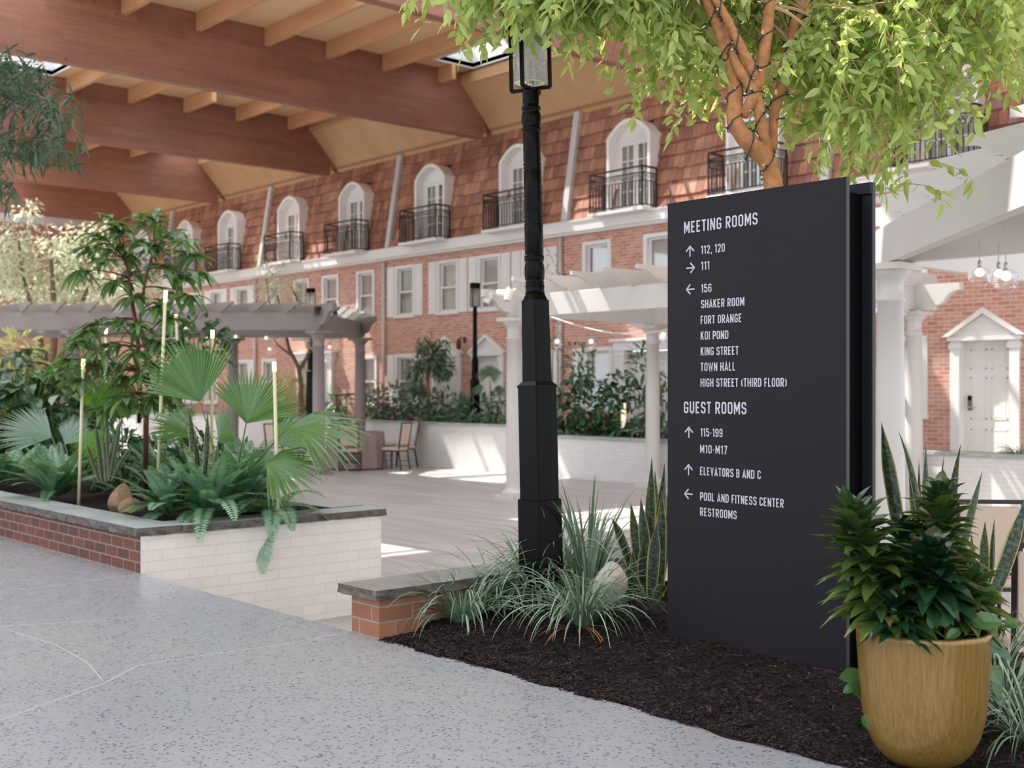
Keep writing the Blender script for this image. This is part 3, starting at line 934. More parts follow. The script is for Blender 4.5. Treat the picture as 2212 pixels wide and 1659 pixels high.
BLAB = ['black iron balcony rail nearest the far corner of the atrium, half lost behind tree leaves',
        'black iron balcony rail under the dormer beside the small far-corner dormer',
        'black iron balcony rail under the dormer with one casement swung open',
        'black iron balcony rail just past the farthest clear white mansard rib',
        'black iron balcony rail above the plain upper windows, left of the middle white rib',
        'black iron balcony rail just right of the middle white rib, over shuttered windows',
        'black iron balcony rail partly hidden behind the black lamp post',
        'balcony rail between the near lamp post and the fig trunk, above the sunlit cornice',
        'black iron balcony rail behind the fig trunk, above the dark sign',
        'black iron balcony rail at upper right, behind drooping fig leaves']
proto = None
for i, x in enumerate(DX):
    dormer(x, i, open_leaf=abs(x+36.25) < 0.1 and False or i == 1)
    if proto is None: o = proto = balcony_mesh_root(BLAB[i])
    else: o = copy_tree(proto, label=BLAB[i])
    o.location = (x, 17.5, 4.86)
# balcony floor slabs are the cornice's own deep top, one shelf per dormer
for x in DX:
    st(MB().box(x-0.76, x+0.76, 17.47, 17.9, 4.80, 4.86).build('trim_3', M['white']))

# downpipes
for x, lab in ((-31.95, 'pale downpipe on the far brick stretch beyond the taupe pergola'), (-25.3, 'full-height pale downpipe on the brick between the two pergolas'), (-18.7, 'pale downpipe just right of the black lamp post')):
    r = thing('downpipe', lab, 'pipe', (x, YF-0.075, 0), group='downpipes on the brick facade')
    MB().tube([(0,0,0.0),(0,0,4.57)], 0.04, 10).build('pipe', M['pipe'], r, smooth=True)
    for z in (0.8, 2.2, 3.6): MB().box(-0.06, 0.06, -0.045, 0.06, z, z+0.03).build('bracket', M['pipe'], r)
# small rusty sconce
r = thing('wall_sconce', 'small rust-brown metal sconce on the brick above the pedimented doors', 'sconce', (-22.05, YF, 2.42))
MB().box(-0.04, 0.04, -0.03, 0.0, -0.06, 0.08).build('back_plate', M['rust'], r)
MB().tube([(0,0,0.03),(0,-0.14,0.06),(0,-0.2,0.02)], 0.018, 8).build('arm', M['rust'], r, smooth=True)
MB().lathe([(0.03,0.03),(0.06,-0.03),(0.055,-0.2),(0.03,-0.22)], 12, (0,-0.2,0)).build('shade', M['rust'], r, smooth=True)

# end of the atrium: brick wall with its own mansard
m = MB(); m.add([(-44.5,-6,-0.5),(-44.5,YF,-0.5),(-44.5,YF,4.9),(-44.5,-6,4.9)], np.array([(0,1,2,3)]))
st(m.build('wall_end', M['brick'], origin=(0,0,0)))
m = MB()
for i in range(rows):
    z0 = 4.84+i*ez; y = -6.0
    while y < 18.3:
        w = random.uniform(0.12, 0.26); zb = z0-0.03+random.uniform(-0.015,0.015); zt = z0+ez+0.02
        xb = -44.4-(zb-5)*0.165+0.045; xt = -44.4-(zt-5)*0.165
        m.add([(xb,y,zb),(xb,y+w-0.008,zb),(xt,y+w-0.008,zt),(xt,y,zt)], [[0,1,2,3]], np.full((4,3), random.random()))
        y += w
m.has = True
st(m.build('roof_end_mansard', M['shake'], origin=(0,0,0)))
m = MB(); m.add([(-44.46,-6,4.84),(-44.46,18.4,4.84),(-44.84,18.4,7.34),(-44.84,-6,7.34)], np.array([(0,1,2,3)]))
st(m.build('roof_end_underlay', plain('roof_end_underlay', C(88,52,44), 0.9), origin=(0,0,0)))
m = MB(); m.box(-44.6, -44.2, -6, 18.0, 4.62, 4.86)
st(m.build('trim_4', M['white'], origin=(0,0,0)))
m = MB(); m.add([(-44.9,-6,7.3),(-44.9,18.4,7.3),(-44.5,18.4,8.6),(-44.5,-6,8.6)], np.array([(0,1,2,3)]))
st(m.build('wall_end_frieze', M['pergola'], origin=(0,0,0)))
for y in (9.6, 13.4):
    WN[0] += 1
    r = thing('window_%d' % WN[0], None, None, (-44.2, y, 4.86), R(90), kind='structure')
    o = arch(DHW, DZS-4.86, DZA-4.86); i_ = arch(DHW-0.075, DZS-4.88, DZA-4.935)
    outer = [(DHW, 0)] + o + [(-DHW, 0)]; inner = [(DHW-0.075, 0)] + i_ + [(-DHW+0.075, 0)]
    n = len(outer); m = MB()
    V = [(a,0,c) for a,c in outer]+[(a,0,c) for a,c in inner]+[(a,0.6,c) for a,c in outer]+[(a,0.6,c) for a,c in inner]
    F = []
    for k in range(n-1): F += [[k,k+1,n+k+1,n+k],[k+1,k,2*n+k,2*n+k+1],[n+k,n+k+1,3*n+k+1,3*n+k]]
    m.add(V, F); m.build('hood', M['dormer'], r)
    MB().prism([(DHW-0.07,0)]+i_+[(-DHW+0.07,0)], lambda a,c,d: (a,d,c), 0.10, 0.13).build('french_door', M['dormer'], r)
# ---------------------------------------------------------------- pergolas
def column(parent, x, y, z0, z1, mat, r=0.13):
    m = MB()
    h = z1-z0
    m.box(-0.23, 0.23, -0.23, 0.23, 0, 0.06)
    m.lathe([(0.2,0.06),(0.205,0.09),(0.19,0.12),(r+0.012,0.14),(r+0.004,0.18),(r,0.25),(r*0.98,h*0.6),(r*0.88,h-0.36),(r*0.88+0.018,h-0.35),(r*0.88+0.018,h-0.32),(r*0.88,h-0.31),(r*0.88,h-0.16),(r*0.9+0.03,h-0.13),(r+0.05,h-0.09),(r+0.055,h-0.07)], 24)
    m.box(-0.205, 0.205, -0.205, 0.205, h-0.07, h-0.01)
    o = m.build('column', mat, parent, smooth=False)
    o.location = (x, y, z0)
    for p in o.data.polygons:
        if abs(p.normal.z) < 0.9 and 0.1 < p.center.z < h-0.08: p.use_smooth = True
    return o
OG = [(0,1),(0,0.72),(0.07,0.70),(0.16,0.62),(0.23,0.46),(0.29,0.27),(0.36,0.18),(0.45,0.15),(0.46,0.0)]
def timber(parent, name, tip, root, z0, z1, w, mat, ogee=0.5, ogee_end=False):
    """a board set on edge from tip to root, its tip cut to an ogee scroll of length ogee"""
    t = Vector((tip[0], tip[1])); q = Vector((root[0], root[1])); d = (q-t); L = d.length; d.normalize(); n = Vector((-d.y, d.x))
    h = z1-z0
    poly = [(a/0.46*ogee, z0+c*h) for a, c in OG]
    if ogee_end: poly += [(L-a/0.46*ogee, z0+c*h) for a, c in OG[::-1]]
    else: poly += [(L, z0), (L, z1)]
    m = MB()
    m.prism(poly, lambda a, c, e: (t.x+d.x*a+n.x*e, t.y+d.y*a+n.y*e, c), -w/2, w/2)
    return m.build(name, mat, parent)
def beam(parent, name, p, q, z0, z1, w, mat):
    m = MB(); zc = (z0+z1)/2
    m.bar((p[0], p[1], zc), (q[0], q[1], zc), w, z1-z0)
    return m.build(name, mat, parent, bevel=0.006)

PB = (-14.35, 12.80); PG = (-8.97, 12.95); PE = (-5.84, 9.82); PH = (-2.6, 6.58)
pr = thing('pergola', 'off-white column pergola sunlit on its front beam, passing behind the dark sign', 'pergola', (0,0,0))
mt = M['pergola']
for x, y in (PB, PG, PE, (-14.4,16.2), (-9.25,16.2)): column(pr, x, y, ZD, 2.42, mt)
beam(pr, 'beam', (PB[0]-0.05, 12.88), (PG[0]+0.02, 12.88), 2.42, 2.77, 0.1, mt)
beam(pr, 'beam', (PG[0], 12.92), (PE[0]+0.02, PE[1]), 2.42, 2.77, 0.1, mt)
beam(pr, 'beam', (PE[0], PE[1]), PH, 2.42, 2.77, 0.1, mt)
timber(pr, 'beam', (-8.5,16.2), (-14.9,16.2), 2.42, 2.8, 0.12, mt, 0.42)
timber(pr, 'beam', (-14.37,12.15), (-14.37,16.25), 2.43, 2.84, 0.1, mt, 0.55)
timber(pr, 'beam', (-9.25,17.0), (-9.25,12.9), 2.43, 2.78, 0.1, mt, 0.42)
beam(pr, 'beam', (PE[0], PE[1]+0.05), (-2.2, 9.95), 2.42, 2.77, 0.1, mt)
beam(pr, 'beam', (-5.86, 9.85), (-5.86, 12.6), 2.42, 2.77, 0.1, mt)
for k in range(8):
    x = -13.72+0.645*k
    timber(pr, 'rafter', (x, 12.2), (x, 16.75), 2.775, 2.995, 0.05, mt, 0.55)
for rx, ry in ((-6.0,10.05),(-5.38,9.36),(-4.78,8.76),(-4.2,8.18),(-3.6,7.58),(-3.0,6.98)):
    timber(pr, 'rafter', (rx-0.95*0.42, ry+0.3*0.42), (rx+0.95*2.4, ry-0.3*2.4), 2.775, 2.985, 0.05, mt, 0.34)

PA = (-20.95, 13.3); PD = (-23.4, 16.0); LV = (-0.665, -0.747)
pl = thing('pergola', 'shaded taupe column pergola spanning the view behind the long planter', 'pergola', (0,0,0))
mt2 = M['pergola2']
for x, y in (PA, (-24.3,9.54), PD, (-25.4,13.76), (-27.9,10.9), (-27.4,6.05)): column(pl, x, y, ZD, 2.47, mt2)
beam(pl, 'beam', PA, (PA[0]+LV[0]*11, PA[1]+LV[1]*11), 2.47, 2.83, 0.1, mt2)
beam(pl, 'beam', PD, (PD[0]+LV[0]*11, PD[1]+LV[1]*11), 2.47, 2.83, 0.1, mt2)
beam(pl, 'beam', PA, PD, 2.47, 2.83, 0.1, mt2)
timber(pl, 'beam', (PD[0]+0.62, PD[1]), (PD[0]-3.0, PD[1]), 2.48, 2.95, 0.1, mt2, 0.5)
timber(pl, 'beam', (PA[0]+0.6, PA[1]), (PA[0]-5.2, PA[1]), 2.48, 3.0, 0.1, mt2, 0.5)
for k in range(1, 14):
    x, y = PA[0]+LV[0]*0.68*k, PA[1]+LV[1]*0.68*k
    timber(pl, 'rafter', (x+0.55, y), (x-5.3, y), 2.83, 3.03, 0.05, mt2, 0.45)
for k in range(1, 5):
    f = k/5.0
    x, y = PA[0]+(PD[0]-PA[0])*f, PA[1]+(PD[1]-PA[1])*f
    timber(pl, 'rafter', (x+0.5, y), (x-2.6, y), 2.83, 3.03, 0.05, mt, 0.42)  # off-white on these rafters paints in their sunlit look

# ---------------------------------------------------------------- hanging globe lights
def pendant_proto(label):
    r = thing('pendant_light', label, 'pendant light', (0,0,0), group='clear glass globe lights hanging under the pergolas')
    m = MB(); m.sphere((0,0,0), 0.09, 20, 14); m.build('glass_globe', M['globe'], r, smooth=True)
    m = MB(); m.sphere((0,0,0.032), 0.036, 14, 10); m.build('bulb', M['bulb'], r, smooth=True)
    m = MB(); m.lathe([(0.014,0.07),(0.016,0.09),(0.014,0.125),(0.006,0.13)], 10); m.build('socket', M['steel'], r, smooth=True)
    m = MB(); m.tube([(0,0,0.12),(0,0,1.0)], 0.004, 6); m.build('cord', M['steel'], r)
    return r
PEND = [(1203,742,19.2,'globe pendant light just right of the black lamp post, nearest to it'), (1277,742,19.0,'globe pendant light midway between the lamp post and the dark sign'), (1433,727,18.5,'globe pendant light half hidden by the left edge of the dark sign'),
        (2116,597,9.6,'leftmost globe pendant light of the cluster right of the dark sign'), (2173,606,8.4,'largest globe pendant light, frontmost of the cluster right of the sign'), (2157,599,10.0,'globe pendant light hanging behind the frontmost one right of the sign'),
        (88,711,25.5,'globe pendant light farthest along the taupe pergola, above the broad-leaved bush'), (400,714,24.0,'globe pendant light beside the slim glowing rod at the fig tree'), (449,733,27.0,'globe pendant light overlapping the rod tip beside the taupe column'),
        (509,731,25.0,'globe pendant light just right of the rear taupe column'), (575,733,26.0,'upper globe pendant light of the vertical pair before the bare-stemmed shrub'), (582,757,27.0,'lower globe pendant light of the vertical pair before the bare-stemmed shrub'),
        (712,752,27.5,'globe pendant light between the two right-hand taupe columns')]
pp = None
for px, py, d, lab in PEND:
    p = at(px, py, d)
    if pp is None: o = pp = pendant_proto(lab)
    else: o = copy_tree(pp, label=lab)
    o.location = p
    for ch in o.children:
        if ch.name.startswith('cord'):
            top = max(2.43 - p.z, 0.3)
            ch.scale = (1, 1, (top-0.12)/0.88); ch.location = (0, 0, 0.12-0.12*ch.scale[2])
# sagging cable slung under the sunlit pergola
m = MB(); pts = []
for k in range(17):
    t = k/16; a = Vector((-13.9, 13.2, 2.42)); b = Vector((-10.6, 13.6, 2.42)); p = a.lerp(b, t); p.z -= 0.32*math.sin(math.pi*t); pts.append(tuple(p))
m.tube(pts, 0.012, 6)
tag(m.build('light_cable', M['pipe'], smooth=True), 'thin pale cable sagging under the sunlit off-white pergola', 'cable')

# ---------------------------------------------------------------- spotlights on the pergolas
def spot(loc, aim, mat, lab):
    r = thing('spotlight', lab, 'spotlight', loc, group='small cylinder spotlights on the pergolas')
    a = Vector(aim).normalized()
    m = MB(); m.tube([tuple(-a*0.09), tuple(a*0.09)], 0.055, 14); m.build('housing', mat, r)
    m = MB(); m.tube([tuple(a*0.088), tuple(a*0.1)], 0.045, 14); m.build('lens', M['steel'], r)
    m = MB(); m.tube([(0,0,0),(0.02,0.06,0.06),(0.02,0.12,0.1)], 0.015, 6); m.build('bracket', mat, r)
spot(at(684, 672, 24.3), (0.5,-0.3,-0.9), M['iron'], 'black spotlight nearer the column top on the taupe pergola corner')
spot(at(697, 668, 24.4), (-0.3,-0.6,0.5), M['iron'], 'black spotlight right behind the other one on the taupe pergola corner')
spot(at(723, 675, 24.9), (0.7,-0.2,-0.8), M['iron'], 'black spotlight on the sunlit-tipped end of the taupe pergola')
spot(at(1099, 637, 18.6), (-0.1,-0.3,-0.9), M['dormer'], 'white cylinder spotlight on the scrolled end of the sunlit pergola')
spot(at(1086, 634, 18.7), (-0.9,-0.3,0.1), M['dormer'], 'white spotlight turned aside at the scrolled end of the sunlit pergola')
spot(at(1056, 642, 18.9), (-0.5,-0.3,-0.9), M['dormer'], 'small pale spotlight under the scroll tip of the sunlit pergola')

# ---------------------------------------------------------------- lamp posts
def lamp_post(label, loc):
    r = thing('lamp_post', label, 'lamp post', loc, group='black lamp posts of the atrium')
    bk = M['black']
    def sq(m, s0, s1, z0, z1, ch=0.006):
        def ring(s, z):
            h = s/2; c = min(ch, h*0.5)
            return [(-h+c,-h,z),(h-c,-h,z),(h,-h+c,z),(h,h-c,z),(h-c,h,z),(-h+c,h,z),(-h,h-c,z),(-h,-h+c,z)]
        v = ring(s0, z0)+ring(s1, z1)
        m.add(v, [list(range(8))[::-1], list(range(8,16))]+[[i,(i+1)%8,8+(i+1)%8,8+i] for i in range(8)])
    m = MB(); sq(m, 0.178, 0.176, 0.0, 0.645); sq(m, 0.176, 0.166, 0.645, 0.652); m.build('base_block', bk, r)
    m = MB(); sq(m, 0.157, 0.155, 0.652, 1.262); sq(m, 0.162, 0.162, 1.262, 1.275); sq(m, 0.158, 0.122, 1.275, 1.296); m.build('pedestal', bk, r)
    m = MB(); sq(m, 0.121, 0.114, 1.296, 1.742, 0.008); sq(m, 0.114, 0.086, 1.742, 1.785, 0.018); m.build('tapered_block', bk, r)
    m = MB()
    pr_ = [(0.055,1.78),(0.05,1.80),(0.0535,1.845),(0.048,1.852),(0.053,1.865),(0.053,1.874),(0.048,1.885),(0.0525,1.90),(0.056,1.945),(0.0545,1.99),(0.050,2.015),(0.048,2.026),(0.0545,2.034),(0.0545,2.046),(0.0475,2.054),(0.0485,2.07),
           (0.0515,2.085),(0.051,2.18),(0.0515,2.215),(0.047,2.222),(0.053,2.232),(0.047,2.242),(0.053,2.252),(0.047,2.262),(0.0505,2.275),(0.0495,2.40),(0.049,2.525),(0.0455,2.531),(0.051,2.541),(0.0455,2.551),(0.051,2.561),(0.0455,2.572),(0.0485,2.584),
           (0.0475,2.66),(0.047,2.745),(0.0455,2.752),(0.0525,2.760),(0.0525,2.772),(0.047,2.778),(0.052,2.80),(0.0545,2.83),(0.052,2.86),(0.046,2.874),(0.0525,2.88),(0.053,2.892),(0.047,2.905),(0.043,2.92),(0.043,2.945)]
    A_ = [1.78,1.80,1.845,1.90,2.03,2.046,2.085,2.215,2.252,2.53,2.572,2.76,2.778,2.86,2.892,2.945]
    B_ = [1.78,1.795,1.825,1.855,1.955,1.985,2.0,2.158,2.198,2.457,2.50,2.673,2.693,2.765,2.80,2.835]
    pr_ = [(r0, float(np.interp(z_, A_, B_))) for r0, z_ in pr_]
    m.lathe(pr_, 28); m.build('turned_pole', bk, r, smooth=True)
    m = MB(); m.lathe([(0.0445,2.815),(0.0455,2.825),(0.0455,2.892),(0.040,2.898)], 24); 
    for k in range(6):
        a = k*math.pi/3+0.3; m.sphere((0.0455*math.cos(a),0.0455*math.sin(a),2.84), 0.005, 6, 4)
    m.build('collar', bk, r)
    lt = thing('lantern', None, None, (0,0,2.90), R(48.37-24)); lt.parent = r
    del_keys = [k for k in lt.keys()]
    z0, z1, hw = 0.0, 0.52, 0.115
    for a in (0, 90):
        m = MB(); ca, sa = math.cos(R(a)), math.sin(R(a))
        P = [(-hw*ca,-hw*sa,z0),(hw*ca,hw*sa,z0),(hw*ca,hw*sa,z1),(-hw*ca,-hw*sa,z1)]
        for i in range(4): m.bar(P[i], P[(i+1)%4], 0.016, 0.02, up=(sa,-ca,0) if i % 2 else (0,0,1))
        m.build('cage_frame', bk, lt)
    m = MB(); m.lathe([(0.088,0.03),(0.09,0.035),(0.09,0.44),(0.086,0.44),(0.086,0.035),(0.088,0.03)], 28, cap=False); m.build('glass_cylinder', M['seeded'], lt, smooth=True)
    m = MB(); m.lathe([(0.0875,0.026),(0.0915,0.028),(0.0915,0.034),(0.0875,0.036)], 28, cap=False); m.build('glass_rim', M['acrylic'], lt, smooth=True)
    m = MB(); m.lathe([(0.02,0.0),(0.022,0.05),(0.012,0.06),(0.012,0.16)], 12); m.build('lamp_holder', M['steel'], lt, smooth=True)
    m = MB(); m.lathe([(0.10,0.40),(0.104,0.405),(0.104,0.515),(0.10,0.525)], 28); m.build('roof_cap', bk, lt)
    return r
main_lamp = lamp_post('tall black turned lamp post in the near bed beside the dark sign', (-4.78, 4.47, 0.02))
main_lamp.rotation_euler = (0, 0, 0)
tl = Matrix.Rotation(R(-1.25), 4, Vector((FX, FY, 0)))
main_lamp.rotation_euler = tl.to_euler()
p = at(1026, 838, 26.4); o = copy_tree(main_lamp, label='distant black lamp post between the two pedimented doors', loc=(p.x, p.y, 0.18)); o.rotation_euler = (0,0,0)
p = at(671, 838, 30.9); o = copy_tree(main_lamp, label='distant black lamp post standing behind the taupe pergola column', loc=(p.x, p.y, 0.44)); o.rotation_euler = (0,0,0.3)

# ---------------------------------------------------------------- planters
def slab_row(parent, x0, x1, y0, y1, z0, z1, n, axis, mat, over=0.0):
    """coping stones in a row, each with its own split edge"""
    for i in range(n):
        m = MB(); g = 0.004
        if axis == 0: a, b, c, d = x0+(x1-x0)*i/n+g, x0+(x1-x0)*(i+1)/n-g, y0, y1
        else: a, b, c, d = x0, x1, y0+(y1-y0)*i/n+g, y0+(y1-y0)*(i+1)/n-g
        nu, nv = max(2, int((b-a)/0.06)), max(2, int((d-c)/0.06))
        def jit(v, s): return v+random.uniform(-s, s)
        # top and bottom outlines with a chipped rim
        per = [(a+(b-a)*k/nu, c) for k in range(nu)]+[(b, c+(d-c)*k/nv) for k in range(nv)]+[(b-(b-a)*k/nu, d) for k in range(nu)]+[(a, d-(d-c)*k/nv) for k in range(nv)]
        top = [(jit(x, 0.004), jit(y, 0.004), z1) for x, y in per]; midr = [(jit(x, 0.010), jit(y, 0.010), (z0+z1)/2) for x, y in per]; bot = [(jit(x, 0.012), jit(y, 0.012), z0+0.004*random.random()) for x, y in per]
        N = len(per)
        m.add(top+midr+bot, [list(range(N)), list(range(2*N, 3*N))[::-1]]+[[k, N+k, N+(k+1)%N, (k+1)%N] for k in range(N)]+[[N+k, 2*N+k, 2*N+(k+1)%N, N+(k+1)%N] for k in range(N)])
        o = m.build('coping_stone', mat, parent)
        o.data.materials.append(M['split'])
        for pz in o.data.polygons:
            if abs(pz.normal.z) < 0.6: pz.material_index = 1
ZL = 0.318
lp = thing('raised_planter', 'long raised planter with dark brick front, painted brick end and bluestone coping', 'planter', (0,0,0))
m = MB(); m.box(-16.5, XL-0.001, 3.53, 3.73, 0.0, 0.258); m.box(-16.5, XL-0.2, 5.35, 5.54, ZD, 0.258); m.build('brick_front', M['brick_dark'], lp)
m = MB(); m.box(XL-0.2, XL, 3.532, 5.55, ZD, 0.259); m.build('painted_end_wall', M['brick_white'], lp)
slab_row(lp, -16.5, XL+0.03, 3.495, 3.82, 0.258, ZL, 7, 0, M['slate'])
slab_row(lp, XL-0.30, XL+0.03, 3.825, 5.58, 0.258, ZL-0.004, 2, 1, M['slate'])
slab_row(lp, -16.5, XL-0.305, 5.27, 5.58, 0.258, ZL, 6, 0, M['slate'])
m = MB()
m.grid(lambda u, v: (-16.4+8.4*u, 3.75+1.62*v, 0.265+0.05*math.sin(u*31+v*5)*math.sin(v*7+u*11)*math.sin(math.pi*v)), 120, 24)
m.build('soil', M['mulch'], lp, smooth=True)

rw = thing('low_brick_wall', 'low orange brick wall end with chipped bluestone coping beside the steps', 'wall', (0,0,0))
m = MB(); m.box(XR, XR+0.25, 3.53, 5.6, ZD, 0.205); m.build('brickwork', M['brick_warm'], rw)
slab_row(rw, XR-0.045, XR+0.30, 3.47, 5.65, 0.205, 0.255, 2, 1, M['slate2'])
bw = thing('low_brick_wall', 'low painted brick wall at the back of the mulch bed, behind the sign', 'wall', (0,0,0))
m = MB(); m.box(XR+0.25, 3.0, 5.45, 5.6, ZD, 0.02); m.build('brickwork', M['brick_white'], bw)

# court retaining wall with planting beds behind it
m = MB(); m.box(-44.5, -18.0, 16.45, 16.62, ZD, 0.46); m.box(-18.0, -6.0, 16.45, 16.62, ZD, 0.29)
cw = st(m.build('wall_court', M['brick_white2'], origin=(0,0,0)))
m = MB(); m.box(-44.5, -17.98, 16.41, 16.68, 0.46, 0.51); m.box(-17.98, -6.0, 16.41, 16.68, 0.29, 0.34)
m.build('coping', M['slate'], cw)
m = MB(); m.grid(lambda u, v: (-44.4+26.4*u, 16.6+0.75*v, 0.43+0.07*math.sin(u*90)*math.sin(math.pi*v)+0.05*v), 160, 6); m.box(-44.4, -18.0, 17.3, 17.36, -0.2, 0.47)
m.grid(lambda u, v: (-18.0+11.9*u, 16.6+0.75*v, 0.27+0.05*math.sin(u*40)*math.sin(math.pi*v)+0.04*v), 60, 6); m.box(-18.0, -6.1, 17.3, 17.36, -0.2, 0.3)
m.build('soil', M['soil'], cw, smooth=False)

# ---------------------------------------------------------------- mulch bed
def mz(x, y):
    """height of the mulch"""
    f = min(1.0, max(0.0, (y-3.53)/1.0)); f = f*f*(3-2*f)
    lx = min(1.0, max(0.0, (-3.7-x)/1.3)); s = 0.058 + 0.075*lx
    b = 0.022*math.sin(x*6.1+y*3.0)*math.sin(y*7.7-x*2.2)+0.009*math.sin(x*21+y*13)*math.sin(y*19-x*7)
    return s*f + b*min(1.0, max(0.0, (y-3.53)/0.2)) + 0.004
def edge_y(x): return 3.53+0.02*math.sin(x*7.3)+0.016*math.sin(x*17.1+1)-0.05*max(0.0, min(1.0, (x+3.6)/1.2))
m = MB()
NU, NV = 300, 100
def bed(u, v):
    x = XR+0.24+(2.9-XR)*u**1.35
    y = edge_y(x)+(5.46-edge_y(x))*v
    z = mz(x, y) if v > 0.005 else -0.01
    return (x, y, z + (0.006*math.sin(x*61+y*37)*math.sin(y*53-x*41) if v > 0.02 else 0))
m.grid(bed, NU, NV)
st(m.build('ground_mulch', M['mulch'], smooth=True, origin=(0,0,0)))
# shredded bark over the bed
NCH = 46000
m = MB()
xs = XR+0.28 + (1.2-XR-0.28)*RNG.random(NCH)**1.5
ys = 3.50 + 1.9*RNG.random(NCH)**1.6
zs = np.array([mz(a, c)+0.004 if c > edge_y(a) else 0.003 for a, c in zip(xs, ys)])
keep = np.array([c > edge_y(a)-0.012-(0.03 if random.random() < 0.04 else 0) for a, c in zip(xs, ys)])
xs, ys, zs = xs[keep], ys[keep], zs[keep]; n = len(xs)
an = RNG.random(n)*2*np.pi; tilt = (RNG.random(n)-0.5)*0.9
D = np.stack([np.cos(an)*np.cos(tilt), np.sin(an)*np.cos(tilt), np.sin(tilt)], 1)
U = np.stack([RNG.normal(0,0.5,n), RNG.normal(0,0.5,n), np.ones(n)], 1)
ln = 0.008+0.03*RNG.random(n)**2.5
m.leaves(np.stack([xs,ys,zs],1)-D*ln[:,None]*0.5, D, ln, 0.003+0.006*RNG.random(n), bend=0.0, nl=1, prof='flat', fold=0.2, U=U)
tag(m.build('mulch_debris', M['chip'], origin=(0,0,0)), 'dark shredded bark mulch covering the near bed', 'mulch', kind='stuff')

# ---------------------------------------------------------------- the directory sign
SX0, SX1, SY, SZ = -3.858, -2.857, 4.449, 2.184
sg = thing('directory_sign', 'tall charcoal wayfinding sign listing meeting rooms and guest rooms', 'sign', (SX0, SY, 0.0))
W = SX1-SX0
o = MB().box(0, W, 0, 0.028, -0.06, SZ).build('front_panel', M['sign'], sg, bevel=0.002)
MB().box(W-0.0, W+0.0015, 0.002, 0.026, -0.06, SZ-0.002).build('panel_edge', M['sign_edge'], sg)
MB().box(0.08, W-0.05, 0.029, 0.204, -0.06, SZ-0.05).build('core', M['sign_core'], sg)
m = MB(); m.box(0, W, 0.205, 0.232, -0.06, SZ); m.build('back_panel', M['sign_frame'], sg, bevel=0.002)
m = MB(); m.box(0, W, 0.192, 0.2045, SZ-0.05, SZ-0.001); m.build('top_return', M['sign_frame'], sg)
MB().box(W, W+0.0015, 0.207, 0.23, -0.06, SZ-0.002).build('panel_edge', M['sign_edge'], sg)
# stroke lettering
l_, r_, t_, b_ = 0.07, 0.37, 0.93, 0.07
def rr(pts, closed=False):
    """polyline with per-vertex fillets: (x, y) or (x, y, radius)"""
    out = []; n = len(pts)
    for i, p in enumerate(pts):
        rad = p[2] if len(p) > 2 else 0
        if rad == 0 or (not closed and i in (0, n-1)): out.append((p[0], p[1])); continue
        a = pts[i-1]; c = pts[(i+1) % n]
        v1 = Vector((a[0]-p[0], a[1]-p[1])).normalized(); v2 = Vector((c[0]-p[0], c[1]-p[1])).normalized()
        ang = v1.angle(v2); dist = rad/math.tan(ang/2)
        s = Vector(p[:2])+v1*dist; e = Vector(p[:2])+v2*dist
        bis = (v1+v2).normalized(); cc = Vector(p[:2])+bis*(rad/math.sin(ang/2))
        a0 = math.atan2(s.y-cc.y, s.x-cc.x); a1 = math.atan2(e.y-cc.y, e.x-cc.x)
        da = (a1-a0+math.pi) % (2*math.pi)-math.pi
        for k in range(7): out.append((cc.x+rad*math.cos(a0+da*k/6), cc.y+rad*math.sin(a0+da*k/6)))
    if closed: out.append(out[0])
    return out, closed
Q = 0.14
def OB(x0, x1, y0=b_, y1=t_, q=Q): return rr([(x0,y0,q),(x1,y0,q),(x1,y1,q),(x0,y1,q)], True)
